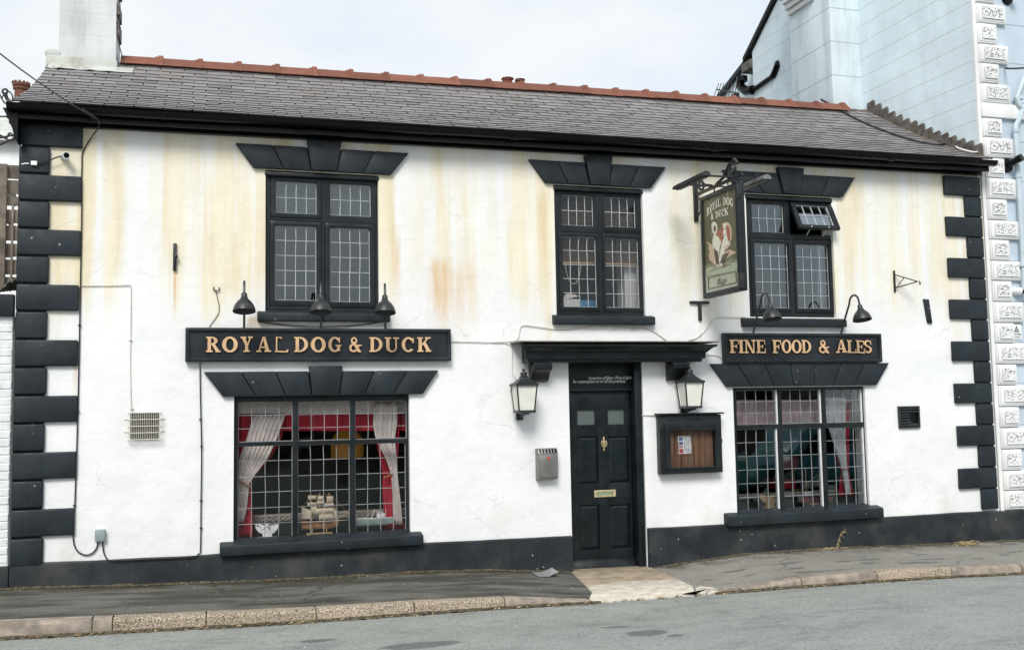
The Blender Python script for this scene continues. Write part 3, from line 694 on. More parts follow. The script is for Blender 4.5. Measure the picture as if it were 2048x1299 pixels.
# ------------------------------------------------------------------ door canopy
can = bpy.data.objects.new('door_canopy', None); COL.objects.link(can); can.parent = pub; can.location = Vector((4.15, -.1, 2.2))-pub.location
prof = [(.01, 2.105), (-.20, 2.105), (-.205, 2.135), (-.235, 2.14), (-.24, 2.205), (-.262, 2.212), (-.275, 2.23), (-.305, 2.25), (-.345, 2.262), (-.352, 2.285), (.01, 2.305)]
a_, b_ = 3.165, 5.175
m = MB(); n = len(prof); rings = []
for sgn, xe in ((-1, a_), (1, b_)):
    rings.append([(xe+sgn*max(0, (-p[0]-.2))*.8, p[0], p[1]) for p in prof])
m.add(rings[0]+rings[1], [tuple(range(n)), tuple(range(2*n-1, n-1, -1))]+[(i, (i+1) % n, n+(i+1) % n, n+i) for i in range(n)])
m.build('cornice', MT['joinery'], can)
MB().box(a_-.13, b_+.13, -.372, .01, 2.305, 2.318).build('lead_flashing', MT['lead'], can, bevel=.003)
for (c0, c1) in ((3.235, 3.435), (4.83, 5.03)):
    pr = [(.0, 2.10), (-.195, 2.10), (-.195, 2.05), (-.185, 2.03), (-.16, 2.015), (-.125, 1.995), (-.10, 1.96), (-.075, 1.925), (-.04, 1.905), (0, 1.90)]
    MB().prism(pr, c0, c1, 'yz').build('corbel', MT['joinery'], can, bevel=.004)

# ------------------------------------------------------------------ roof
YE, YR = -.22, 2.10
def ez(x): return 4.475+.0075*(x+1.7)
def rzz(x): return 5.70+.0145*(x+.93)
def zroof(x, y):
    t = (y-YE)/(YR-YE); e, r = ez(x), rzz(x); q = .24
    return e+(r-e)*((1-q)*t+q*t*t)+.010*noise.noise((x*.55, y*.6, 2))
roof = bpy.data.objects.new('roof', None); COL.objects.link(roof); roof.parent = pub; roof.location = Vector((3.8, 1., 4.6))-pub.location
XV0, XV1 = -1.76, 9.28
m = MB()
m.grid(lambda u, v: (lerp(XV0, XV1, u), lerp(YE+.04, YR, v), zroof(lerp(XV0, XV1, u), lerp(YE+.04, YR, v))-.02), 40, 12)
m.grid(lambda u, v: (lerp(XV0, XV1, u), lerp(YR, 4.4, v), lerp(rzz(lerp(XV0, XV1, u))-.02, 4.5, v)), 4, 2)
m.build('roof_deck', MT['deck'], roof, recalc=False)
NR = 17; SW, TH = .262, .0165
ts = [i/NR for i in range(NR)]
sl = []
for r in range(NR):
    y0 = lerp(YE, YR-.03, ts[r]); gauge = (YR-.03-YE)/NR
    x = XV0+(-.5 if r % 2 else 0)*SW+random.uniform(-.01, .01)
    while x < XV1-.03:
        w0, w1 = max(x, XV0+random.uniform(-.012, .012)), min(x+SW, XV1-.01)
        if w1-w0 > .05: sl.append((r, (w0+w1)/2, w1-w0, y0, gauge))
        x += SW+random.gauss(0, .004)
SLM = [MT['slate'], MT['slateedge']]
def slate_frame(cx_, y0, g):
    y1 = y0+g*2.05; z0, z1 = zroof(cx_, y0)+.020, zroof(cx_, min(y1, YR))+.002
    if y1 > YR: z1 = z0+(z1-z0)*(y1-y0)/(YR-y0)
    d = Vector((cx_, y1, z1))-Vector((cx_, y0, z0)); dxz = (zroof(cx_+.1, y0)-zroof(cx_-.1, y0))/.2
    ex = Vector((1, random.gauss(0, .007), dxz+random.gauss(0, .004))).normalized(); ey = (d-ex*d.dot(ex)).normalized(); ezz = ex.cross(ey)
    M_ = Matrix.Identity(4)
    for i, a in enumerate((ex, ey, ezz)):
        for k in range(3): M_[k][i] = a[k]
    M_.translation = Vector((cx_, y0, z0+.014+abs(random.gauss(0, .0014)))); return M_, d.length
def slate_mesh(w_, l_, nm='slate'):
    q = random.uniform(.0, .003)
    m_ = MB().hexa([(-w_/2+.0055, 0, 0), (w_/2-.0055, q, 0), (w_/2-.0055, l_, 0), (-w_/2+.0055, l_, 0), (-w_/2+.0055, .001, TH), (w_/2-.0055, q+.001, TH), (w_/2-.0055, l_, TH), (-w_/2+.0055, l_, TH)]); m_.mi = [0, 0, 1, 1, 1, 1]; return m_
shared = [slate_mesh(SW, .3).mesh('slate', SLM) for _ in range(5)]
sl.sort(key=lambda s: -s[0]); cnt = 0; big = MB(); tints = []
for (r, cx_, w_, y0, g_) in sl:
    M_, l_ = slate_frame(cx_, y0, g_)
    if r == NR-1: l_ = .17
    if cnt < 300:
        cnt += 1
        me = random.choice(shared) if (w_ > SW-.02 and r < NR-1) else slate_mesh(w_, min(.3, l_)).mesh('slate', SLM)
        o = bpy.data.objects.new('slate', me); COL.objects.link(o); o.parent = roof
        o.matrix_local = Matrix.Translation(-wloc(roof)) @ M_
    else:
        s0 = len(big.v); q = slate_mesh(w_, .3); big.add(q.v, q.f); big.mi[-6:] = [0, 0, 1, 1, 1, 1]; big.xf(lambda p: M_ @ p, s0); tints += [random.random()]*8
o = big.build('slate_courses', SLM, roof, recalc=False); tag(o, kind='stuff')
at = o.data.attributes.new('tint', 'FLOAT', 'POINT'); at.data.foreach_set('value', tints)
# ridge tiles
def ridge_mesh(l):
    m = MB(); c = MB()
    def vee(x0, x1, k):
        o_ = [(-.17-k*.3, -.105-k*.2), (-.025-k*.2, .028+k), (.025+k*.2, .028+k), (.17+k*.3, -.105-k*.2)]; i_ = [(.15, -.108), (.012, .008), (-.012, .008), (-.15, -.108)]
        m.prism(o_+i_, x0, x1, 'yz')
    vee(0, l-.03, 0); vee(l-.035, l+.022, .026); vee(l-.07, l-.034, .012)
    return m.mesh('ridge_tile', MT['terra'])
RL = .447; rt = ridge_mesh(RL)
nrt = int((8.42-(-1.0))/RL)+1
for i in range(nrt):
    x = -1.02+i*RL; xb = x+RL/2
    part('ridge_tile', rt, (x, YR, rzz(xb)+.078+random.gauss(0, .003)), roof, (0, -.0145+random.gauss(0, .004), random.gauss(0, .006)))
m = MB(); m.hexa([(-1.02, YR-.12, rzz(-1)-.03), (8.4, YR-.12, rzz(8.4)-.03), (8.4, YR+.12, rzz(8.4)-.03), (-1.02, YR+.12, rzz(-1)-.03), (-1.02, YR-.09, rzz(-1)+.02), (8.4, YR-.09, rzz(8.4)+.02), (8.4, YR+.09, rzz(8.4)+.02), (-1.02, YR+.09, rzz(-1)+.02)])
m.build('ridge_mortar', MT['kerbsmooth'], roof)
# stepped lead flashing against the taller house
NS = 15
m0 = None
for i in range(NS):
    y0 = lerp(-.06, 2.12, i/NS); y1 = lerp(-.06, 2.12, (i+1)/NS); zb0, zb1 = zroof(9.26, y0), zroof(9.26, y1)
    zt = zb1+.15+random.uniform(-.012, .012)
    MB().prism([(y0, zb0+.01), (y1+.02, zb1+.01), (y1+.02, zt), (y0+.012, zt+.012), (y0, zt-.02)], 9.262-.006*(i % 2), 9.279, 'yz').build('step_flashing', MT['lead'], roof)
m = MB(); m.grid(lambda u, v: (lerp(9.06, 9.27, u), lerp(YE+.05, 2.14, v), zroof(lerp(9.06, 9.27, u), lerp(YE+.05, 2.14, v))+.036+u*.02), 3, 12); m.build('soaker_strip', MT['lead'], roof, recalc=False)
m = MB(); m.hexa([(8.36, 2.0, 5.80), (9.27, 2.0, 5.81), (9.27, 2.25, 5.86), (8.36, 2.25, 5.88), (8.40, 2.03, 5.90), (9.27, 2.1, 5.89), (9.27, 2.25, 5.95), (8.40, 2.25, 5.99)]); m.build('lead_saddle', MT['lead'], roof, bevel=.015)
# eaves: soffit, fascia, gutter
ev = bpy.data.objects.new('eaves', None); COL.objects.link(ev); ev.parent = pub; ev.location = Vector((3.8, -.2, 4.45))-pub.location
def band(y0, y1, zb, zt, x0=-1.80, x1=9.24):
    return MB().hexa([(x0, y0, ez(x0)+zb), (x1, y0, ez(x1)+zb), (x1, y1, ez(x1)+zb), (x0, y1, ez(x0)+zb), (x0, y0, ez(x0)+zt), (x1, y0, ez(x1)+zt), (x1, y1, ez(x1)+zt), (x0, y1, ez(x0)+zt)])
band(-.155, .03, -.085, -.03).build('soffit', MT['eave'], ev); band(-.178, -.157, -.11, -.0).build('fascia_board', MT['eave'], ev)
band(-.06, .006, -.125, -.087).build('bed_mould', MT['eave'], ev)
m = MB(); xs_ = [-1.785+i*(9.27+1.785)/44 for i in range(45)]
arcp = [(-.24+.062*math.cos(a), .062*math.sin(a)) for a in [R(180+180*i/8) for i in range(9)]]; arci = [(-.24+.056*math.cos(a), .056*math.sin(a)) for a in [R(360-180*i/8) for i in range(9)]]
pr = arcp+arci; n = len(pr)
gz_ = lambda x: ez(x)+.003+.006*noise.noise((x*.8, 0, 0))
m.add([(x, p[0], gz_(x)+p[1]) for x in xs_ for p in pr], [(i*n+k, i*n+(k+1) % n, (i+1)*n+(k+1) % n, (i+1)*n+k) for i in range(44) for k in range(n)]+[tuple(range(n)), tuple(44*n+k for k in range(n))])
m.build('gutter', MT['eave'], ev, smooth=True)
for x in [-1.3+i*.86 for i in range(13)]:
    m = MB(); m.prism([(-.24+.067*math.cos(a), gz_(x)+.067*math.sin(a)) for a in [R(180+180*i/8) for i in range(9)]]+[(-.24+.06*math.cos(a), gz_(x)+.06*math.sin(a)) for a in [R(360-180*i/8) for i in range(9)]], x, x+.022, 'yz'); m.box(x, x+.022, -.18, -.17, gz_(x)-.05, gz_(x)+.01)
    m.build('gutter_bracket', MT['eave'], ev)
for x in (.78, 3.0, 5.35, 7.7):
    m = MB(); m.prism([(-.24+.069*math.cos(a), gz_(x)+.069*math.sin(a)) for a in [R(180+180*i/8) for i in range(9)]]+[(-.24+.061*math.cos(a), gz_(x)+.061*math.sin(a)) for a in [R(360-180*i/8) for i in range(9)]], x, x+.09, 'yz'); m.build('gutter_union', MT['eave'], ev)
MB().prism([(-1.83, 4.45), (-1.70, 4.45), (-1.70, 4.13), (-1.722, 4.16), (-1.745, 4.26), (-1.79, 4.37)], -.20, .0).build('eaves_end', MT['eave'], ev)

# ------------------------------------------------------------------ chimney stack of the pub (part of the building)
st = bpy.data.objects.new('chimney_stack', None); COL.objects.link(st); st.parent = pub; st.location = Vector((-1.35, 2.1, 5.6))-pub.location
zc0, zc1 = 5.45, 7.6
m = MB(); cx0, cx1 = -1.655, -1.055
m.plate(0, 1, 0, 1, [], 0, 1); m.v.clear(); m.f.clear(); m.mi.clear()
nz_ = 40
def ring(z):
    t = .008*noise.noise((z*3, 0, 0)); return [(cx0+t, 1.84, z), (lerp(cx0, cx1, .5), 1.835+t, z), (cx1+t*.7, 1.84, z), (cx1, 2.36, z), (cx0, 2.36, z)]
rs = [ring(lerp(zc0, zc1, i/nz_)) for i in range(nz_+1)]
m.add([p for r in rs for p in r], [(i*5+k, i*5+(k+1) % 5, (i+1)*5+(k+1) % 5, (i+1)*5+k) for i in range(nz_) for k in range(5)]+[tuple(range(5)), tuple(nz_*5+k for k in range(5))])
m.build('stack', MT['stack'], st)
MB().box(-1.78, -1.035, 1.80, 2.42, 5.42, 5.665).build('lead_apron', MT['leadpale'], st, bevel=.02)
MB().prism([(-1.79, 5.66), (-1.64, 5.66), (-1.63, 5.72), (-1.68, 5.745), (-1.76, 5.74), (-1.80, 5.71)], 1.83, 2.3).build('mortar_lump', MT['leadpale'], st, bevel=.015)
MB().box(-1.72, -.98, 1.77, 2.43, 7.6, 7.75).build('stack_cap', MT['stack'], st, bevel=.02)
m = MB(); z = zroof(-1.4, 1.7); m.grid(lambda u, v: (lerp(-1.74, -.86, u), lerp(1.62+.05*noise.noise((u*9, 0, 0)), 1.80, v), zroof(lerp(-1.74, -.86, u), lerp(1.62, 1.80, v))+.064), 14, 3); m.build('apron_flange', MT['leadpale'], st, recalc=False)
m = MB()
for i, zz in enumerate((5.98, 6.22, 6.5)): m.box(cx1-.01, cx1+.03, 1.86, 2.2, zz, zz+.16-.03*i)
m.build('flue_patch', MT['lead'], st)
# ================================================================== THE TALL BLUE HOUSE
bh = E('blue_house', (12, 3, 0), 'tall pale blue house with white vermiculated corner stones and stepped gable flank', 'house')
HX = 9.282
m = MB(); m.prism([(0, -.3), (5.28, -.3), (5.28, 7.92), (2.64, 9.72), (0, 7.92)], HX, HX+.3, 'yz'); m.build('side_wall', MT['blueside'], bh)
m = MB(); m.box(HX+.3, 16, 0, .3, -.3, 7.92); m.build('front_wall', MT['bluefront'], bh)
m = MB(); m.box(HX-.0015, HX+.078, -.006, .028, -.3, 7.9); m.build('corner_strip', MT['quoinwhite'], bh)
m = MB(); m.prism([(5.4, -.3), (7.3, -.3), (7.3, 7.42), (5.4, 8.05)], 9.52, 9.8, 'yz'); m.build('rear_wing_wall', MT['blueside'], bh)
MB().hexa([(9.44, 5.3, 8.06), (13, 5.3, 8.06), (13, 7.5, 7.35), (9.44, 7.5, 7.35), (9.44, 5.3, 8.15), (13, 5.3, 8.15), (13, 7.5, 7.44), (9.44, 7.5, 7.44)]).build('rear_wing_roof', MT['eave'], bh)
for (ya, za, yb, zb_) in ((-.3, 7.72, 2.64, 9.74), (2.64, 9.74, 5.5, 7.79)):
    MB().hexa([(HX-.07, ya, za), (16, ya, za), (16, yb, zb_), (HX-.07, yb, zb_), (HX-.07, ya, za+.09), (16, ya, za+.09), (16, yb, zb_+.09), (HX-.07, yb, zb_+.09)]).build('house_roof', MT['deck'], bh)
MB().box(HX-.04, 9.5, 5.28, 5.62, 7.62, 7.80).build('eaves_box', MT['lead'], bh, bevel=.02)
m = MB(); m.box(8.775, HX+.01, 2.26, 3.3, 5.2, 10.4); m.build('chimney_breast', MT['bluebreast'], bh, bevel=.006)
for i in range(3): MB().box(8.775-.05*(i+1), 8.79, 2.62-.03*i, 3.28, 7.74+.085*i, 7.82+.085*i).build('corbel_course', MT['quoinwhite'], bh, bevel=.006)
MB().box(8.60, 8.79, 2.5, 3.32, 7.995, 9.0).build('corbelled_stack', MT['bluebreast'], bh)
# corner stones with worm-cut panels
def worm_panel(w_, h_, seed):
    m = MB(); nu, nv = int(w_/.0075), int(h_/.0075)
    def hgt(u, v):
        e = min(u, 1-u)*w_, min(v, 1-v)*h_
        n_ = noise.noise((u*w_*58+seed, v*h_*58, seed*3.1)); k = 1 if n_ > -.17 else 0
        return 1 if min(e) < .012 else k
    m.grid(lambda u, v: ((u-.5)*w_, -.013*hgt(u, v), (v-.5)*h_), nu, nv)
    m.mi = []
    for j in range(nv):
        for i in range(nu): m.mi.append(0 if hgt((i+.5)/nu, (j+.5)/nv) else 1)
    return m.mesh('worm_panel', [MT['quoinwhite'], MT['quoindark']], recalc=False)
x0q = F(1974, 440).x; xl = F(2031, 440).x; xsq = F(2010.5, 440).x
px_b = [1020, 981, 941, 898, 855, 813, 770, 728, 686, 645, 603, 561, 521, 479, 440, 398, 356, 316, 275, 237, 207, 168, 128, 90, 49, 9.5]
zb_ = [F(1990-(1020-y)*.02, y).z for y in px_b]
wl = [worm_panel(xl-x0q-.11, .155, s) for s in (1, 2, 3)]; wsm = [worm_panel(xsq-x0q-.08, .155, s) for s in (4, 5, 6)]
rows = []
for i in range(len(zb_)-1):
    if i == 19: continue
    kk = i if i < 19 else i
    rows.append((zb_[i], zb_[i+1], (i % 2 == 1) if i < 19 else (i % 2 == 0)))
rows += [(6.69, 6.94, False), (6.95, 7.2, True), (7.21, 7.46, False), (7.47, 7.72, True)]
for (a, b, lng) in rows:
    xr = xl if lng else xsq
    q = bpy.data.objects.new('corner_stone', None); COL.objects.link(q); q.parent = bh; q.location = Vector(((x0q+xr)/2, -.02, a))-bh.location
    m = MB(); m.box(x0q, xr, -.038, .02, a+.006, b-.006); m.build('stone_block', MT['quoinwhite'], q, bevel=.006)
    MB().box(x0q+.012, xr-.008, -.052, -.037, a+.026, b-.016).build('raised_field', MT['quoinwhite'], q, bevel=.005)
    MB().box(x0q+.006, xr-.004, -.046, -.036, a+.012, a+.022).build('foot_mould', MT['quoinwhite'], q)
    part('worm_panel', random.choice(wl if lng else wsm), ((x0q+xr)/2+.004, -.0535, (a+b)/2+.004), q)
MB().box(x0q-.01, 16, -.05, .02, zb_[19]+.01, zb_[20]-.005).build('string_course', MT['quoinwhite'], bh, bevel=.006)
# pipes and fittings on the blue house
dpx = [(2052, 145), (2036, 188), (2033, 196), (2036, 206), (2045, 218), (2040, 235), (2032, 250), (2031, 262), (2035, 330), (2044, 480), (2049, 590)]
m = MB(); m.tube([F(x, y, -.07) for x, y in dpx], .032, 10); m.build('downpipe', plain('pale_blue_pipe', (.50, .58, .63), .4, .08), bh, smooth=True)
for (x, y) in ((2031.5, 262), (2037, 352), (2045, 530), (2040, 196)):
    p = F(x, y, -.07); MB().tube([p-Vector((0, 0, .02)), p+Vector((0, 0, .02))], .043, 10).build('pipe_collar', MT['bluefront'], bh)
m = MB(); m.tube([F(1997, 135, -.05), F(1997, 133, -.02), F(1997, 152, -.05)], .012); m.build('small_bracket', MT['bluefront'], bh)
p = F(2013, 332); m = MB(); m.lathe([(.085, 0), (.085, .02), (.075, .03), (.04, .035)], p, (0, -1, 0), 24); m.tube([p+Vector((0, -.02, 0)), p+Vector((.03, -.16, .05))], .04, 14); m.tube([p+Vector((.027, -.15, .047)), p+Vector((.045, -.21, .065))], .048, 14); m.build('boiler_flue', MT['eave'], bh, smooth=True)
p = F(1928, -3); m = MB(); p = F(2013, -2); m.lathe([(.085, 0), (.085, .02), (.075, .03), (.04, .035)], p, (0, -1, 0), 24); m.tube([p+Vector((0, -.02, 0)), p+Vector((.03, -.16, .05))], .04, 14); m.build('upper_flue', MT['eave'], bh, smooth=True)
pts = [FX(1484, 158, 9.25), FX(1480, 172, 9.25), FX(1492, 182, 9.25), FX(1506, 180, 9.25), FX(1530, 163, 9.25), FX(1546, 152, 9.25), FX(1550, 143, 9.25), FX(1554, 132, 9.25), FX(1556, 126, 9.29)]
m = MB(); m.tube(pts[:4], .085, 10); m.tube(pts[3:6], .04, 10); m.tube(pts[5:], .055, 10); m.lathe([(.1, 0), (.1, .09)], pts[0]-Vector((0, 0, .05)), n=12); m.build('soil_pipe', MT['eave'], bh, smooth=True)

# television aerial beyond the ridge
ae = E('television_aerial', (8.0, 5.2, 6.6), 'spiky grey television aerial poking above the red ridge tiles', 'aerial')
m = MB(); a = FX(1433, 179, 9.05); b = FX(1478, 187, 9.05); m.tube([a, b], .014, 6); m.tube([FX(1482, 215, 9.05), FX(1476, 186, 9.05)], .018, 6); m.tube([FX(1470, 215, 9.05), FX(1478, 190, 9.05)], .012, 6)
for i in range(9):
    p = a.lerp(b, i/8.5); h_ = .13+.012*i; m.tube([p+Vector((-.07, -.03, -h_)), p+Vector((.07, .03, h_))], .007, 5)
m.box(b.x-.12, b.x-.02, b.y-.04, b.y+.04, b.z-.1, b.z-.02); m.build('aerial_frame', MT['iron'], ae)

# ================================================================== LEFT NEIGHBOUR
nb = E('white_brick_outbuilding', (-2.4, .3, 0), 'low white painted brick building with black fascia beside the pub corner', 'outbuilding')
m = MB(); m.box(-6, -1.735, .001, .3, -.2, 2.56); m.build('wall_core', MT['brickwhite'], nb)
bmeshes = [MB().box(-.108, .108, -.006, .02, -.0335, .0335).mesh('brick', MT['brickwhite'], bevel=.005, seg=1) for _ in range(1)]
z = .36; r = 0
while z < 2.53:
    x = -1.735-.11-(.1125 if r % 2 else 0)
    if r % 2: part('brick', MB().box(-.052, .052, -.006, .02, -.0335, .0335).mesh('brick', MT['brickwhite'], bevel=.005, seg=1), (-1.788, random.uniform(-.003, .004), z), nb)
    for k in range(4): part('brick', bmeshes[0], (x-k*.225, random.uniform(-.003, .004), z), nb, (0, random.gauss(0, .008), 0))
    z += .0745; r += 1
MB().box(-6, -1.728, -.05, .05, 2.555, 2.755).build('fascia_board', MT['lintel'], nb, bevel=.005)
MB().box(-6, -1.72, -.03, .05, -.2, .30).build('plinth', MT['plinth'], nb, bevel=.01)
m = MB(); m.grid(lambda u, v: (lerp(-4, -1.72, u), lerp(-.07, .9, v), 2.76+.16*v+.09*max(0, noise.noise((u*14, v*7, 1)))+.05*noise.noise((u*70, v*30, 2))+(.13*max(0, (u-.93)/.07)*(1-v))), 120, 24); m.build('felt_roof', MT['moss'], nb, smooth=True, recalc=False)
fe = E('timber_fence', (-2.3, .6, 2.8), 'weathered grey timber fence of boards above the low white outbuilding', 'fence')
def bd(x0, x1, z0, z1, y, nm, mat='fence', t=.02): MB().box(x0, x1, y, y+t, z0, z1).build(nm, MT[mat], fe, bevel=.003)
zs = [F(20, y, .6).z for y in (329, 356, 359, 386, 392, 410, 418, 445, 450, 480, 486, 512, 518, 548, 553, 580)]
for i in range(0, len(zs), 2): bd(-4, -1.80, zs[i+1], zs[i], .62, 'fence_board')
xp = F(5, 450, .58).x; bd(xp-.12, xp+.03, 2.85, F(5, 328, .58).z, .56, 'fence_post', t=.06)
xq = F(23, 450, .56).x; bd(xq-.008, xq+.012, 2.9, F(23, 405, .58).z, .59, 'fence_rail', t=.02)
tr = E('white_trellis_frame', (-1.95, .75, 3.3), 'white square trellis frame showing through gaps in the grey fence', 'trellis')
m = MB(); a, b, c, d = [F(10, 392, .7), F(32, 392, .7), F(10, 470, .7), F(32, 520, .7)]
m.box(-3, b.x, .7, .72, b.z-.02, b.z+.02); m.box(b.x-.02, b.x, .7, .72, F(30, 412, .7).z, b.z); m.box(-3, b.x-.04, .7, .72, F(30, 448, .7).z, F(30, 443, .7).z); m.box(b.x-.06, b.x-.03, .7, .72, F(30, 480, .7).z, F(30, 446, .7).z); m.box(-3, b.x-.04, .7, .72, F(30, 515, .7).z, F(30, 511, .7).z)
m.build('trellis_bars', MT['white'], tr)
fh = E('far_house', (-4.5, 12, 0), 'distant pale grey rendered house behind the timber fence', 'house')
Yh = 9.
m = MB(); p0, p1 = F(60, 290, Yh), F(0, 240, Yh)
m.prism([(-14, -.3), (p0.x, -.3), (p0.x, F(45, 282, Yh).z), (-14, F(45, 282, Yh).z)], Yh, Yh+5); m.build('house_wall', MT['white'], fh)
ze = F(45, 282, Yh).z
MB().prism([(Yh-.2, ze-.05), (Yh+5.2, ze-.05), (Yh+2.5, F(0, 228, Yh+2.5).z)], -14, p0.x-.1, 'yz').build('house_roof', MT['leadpale'], fh)
ps = F(42, 208, Yh+2.5); MB().box(ps.x-.4, ps.x+.25, Yh+2.2, Yh+2.9, 4, ps.z).build('house_chimney', MT['brickwhite'], fh)
def pot(nm, px, ytop, ybot, Y, wpx, label, cap=None, par=None):
    a, b = F(px, ytop, Y), F(px, ybot, Y); r = wpx/2*(Y+10)/FPX*1.05; h = a.z-b.z
    t = E(nm, (b.x, b.y, b.z), label, 'chimney pot', 'red clay chimney pots')
    m = MB(); m.lathe([(r*.82, 0), (r*.78, h*.72), (r*.98, h*.74), (r*.98, h*.82), (r*.86, h*.84), (r*1.05, h*.9), (r*1.05, h), (r*.8, h), (r*.78, h*.8)], b, n=20); m.build('pot_body', MT['terra'], t, smooth=True)
    m = MB()
    if cap:
        m.lathe([(r*1.1, 0), (r*1.1, h*.06), (r*.2, h*.1)], a, n=18); m.build('pot_cap', MT['eave'], t)
    else:
        for k in range(12):
            an = k*math.pi/6; c = a+Vector((math.cos(an)*r*.95, math.sin(an)*r*.95, 0)); m.box(c.x-.02, c.x+.02, c.y-.02, c.y+.02, c.z, c.z+h*.07)
        m.build('pot_crown', MT['terra'], t)
pot('chimney_pot', 42, 168, 212, Yh+2.5, 28, 'tall crown topped clay chimney pot beyond the black gutter end')
bs = E('rear_chimney_stack', (4.6, 3.2, 5.2), 'low brick chimney stack hidden behind the ridge carrying two clay pots', 'chimney')
p = F(1028, 185, 3.2); MB().box(p.x-.4, p.x+.4, 2.9, 3.5, 4.6, p.z).build('stack_body', MT['terra'], bs)
pot('chimney_pot', 1015, 159, 186, 3.2, 20, 'wide rimmed clay pot just above the red ridge, beside the dark capped one')
pot('chimney_pot', 1040, 161, 186, 3.2, 19, 'clay pot with dark cap just above the red ridge tiles', 1)

# ================================================================== SIGNS
def RECT(x0, y0, x1, y1): return [[(x0, y0), (x1, y0), (x1, y1), (x0, y1)]]
def ARC(cx_, cy_, ox, oy, ix, iy, a0, a1, n=14, icx=None, icy=None):
    r = []; icx = cx_ if icx is None else icx; icy = cy_ if icy is None else icy
    for i in range(n):
        a, b = R(lerp(a0, a1, i/n)), R(lerp(a0, a1, (i+1)/n))
        r.append([(cx_+ox*math.cos(a), cy_+oy*math.sin(a)), (cx_+ox*math.cos(b), cy_+oy*math.sin(b)), (icx+ix*math.cos(b), icy+iy*math.sin(b)), (icx+ix*math.cos(a), icy+iy*math.sin(a))])
    return r
S_ = .1; stem = RECT(.1, 0, .34, 1)
def serl(b=.46): return RECT(0, 0, b, S_)+RECT(0, 1-S_, b-.04, 1)
GL = {
 'R': (1.02, stem+RECT(0, 0, .46, S_)+RECT(0, .9, .36, 1)+ARC(.34, .73, .46, .27, .22, .17, -90, 90)+RECT(.3, .9, .36, 1)+RECT(.3, .46, .36, .56)+[[(.38, .5), (.6, .52), (.96, .04), (.70, .04)]]+RECT(.66, 0, 1.02, S_)),
 'O': (.98, ARC(.49, .5, .49, .515, .24, .39, 0, 360, 28)),
 'Y': (1.0, [[(.08, .96), (.36, .96), (.62, .44), (.38, .44)], [(.74, .96), (.88, .96), (.62, .42), (.52, .46)]]+RECT(.38, 0, .62, .5)+RECT(0, .9, .46, 1)+RECT(.62, .9, 1, 1)+RECT(.24, 0, .76, S_)),
 'A': (1.04, [[(.12, .04), (.24, .04), (.55, 1), (.44, 1)], [(.66, .04), (.92, .04), (.62, 1), (.44, 1)]]+RECT(.24, .26, .74, .36)+RECT(0, 0, .36, S_)+RECT(.56, 0, 1.04, S_)),
 'L': (.86, stem+RECT(0, .9, .46, 1)+RECT(0, 0, .84, S_)+[[(.72, .05), (.84, .05), (.86, .34), (.78, .34)]]),
 '~': (.92, RECT(.08, 0, .17, 1)+RECT(.08, .94, .46, 1)+RECT(.40, .86, .46, 1)+RECT(.0, 0, .84, .085)+[[(.7, .02), (.86, .0), (.92, .2), (.8, .17)]]),
 'D': (1.0, stem+RECT(0, 0, .38, S_)+RECT(0, .9, .38, 1)+ARC(.36, .5, .62, .5, .37, .395, -90, 90, 16)),
 'G': (1.0, ARC(.49, .5, .49, .515, .24, .39, 38, 325, 22)+RECT(.66, .06, .88, .46)+RECT(.54, .38, .98, .47)+[[(.76, .62), (.88, .62), (.88, 1), (.8, .9)]]),
 'U': (1.02, RECT(.1, .32, .34, 1)+RECT(.74, .32, .86, 1)+RECT(0, .9, .46, 1)+RECT(.6, .9, 1.02, 1)+ARC(.48, .34, .38, .355, .2, .25, 180, 360, 14, .54, .34)),
 'C': (.92, ARC(.49, .5, .49, .515, .24, .39, 42, 318, 22)+[[(.76, .62), (.88, .62), (.88, 1), (.8, .9)]]),
 'K': (1.04, stem+serl()+[[(.3, .36), (.34, .54), (.74, .95), (.88, .95)], [(.42, .56), (.6, .7), (1.0, .05), (.72, .05)]]+RECT(.58, .9, 1.0, 1)+RECT(.62, 0, 1.04, S_)),
 'F': (.86, stem+RECT(0, .9, .84, 1)+[[(.74, .95), (.84, .95), (.86, .64), (.78, .64)]]+RECT(.3, .46, .64, .55)+RECT(.56, .36, .65, .65)+RECT(0, 0, .5, S_)),
 'I': (.46, stem+serl()),
 'N': (1.1, RECT(.14, 0, .25, 1)+[[(.08, 1), (.34, 1), (.96, 0), (.74, 0)]]+RECT(.85, 0, .96, 1)+RECT(0, .9, .3, 1)+RECT(0, 0, .4, S_)+RECT(.7, .9, 1.1, 1)),
 'E': (.9, stem+RECT(0, .9, .84, 1)+[[(.74, .95), (.84, .95), (.86, .66), (.78, .66)]]+RECT(.3, .46, .62, .55)+RECT(.55, .36, .64, .65)+RECT(0, 0, .88, S_)+[[(.76, .05), (.88, .05), (.9, .36), (.82, .36)]]),
 'S': (.82, ARC(.4, .745, .37, .265, .15, .16, 35, 275, 14)+ARC(.42, .265, .4, .275, .17, .165, 95, -145, 14)+[[(.64, .66), (.76, .66), (.76, 1), (.68, .92)], [(.02, 0), (.1, .08), (.14, .36), (.02, .36)]]),
 '&': (1.06, ARC(.42, .76, .27, .245, .12, .14, 0, 360, 18)+ARC(.37, .275, .37, .285, .18, .165, 60, 330, 16)+[[(.22, .68), (.44, .72), (1.04, .0), (.76, .0)], [(.62, .14), (.72, .1), (.9, .46), (.78, .46)]]+RECT(.64, .42, 1.06, .5)),
}
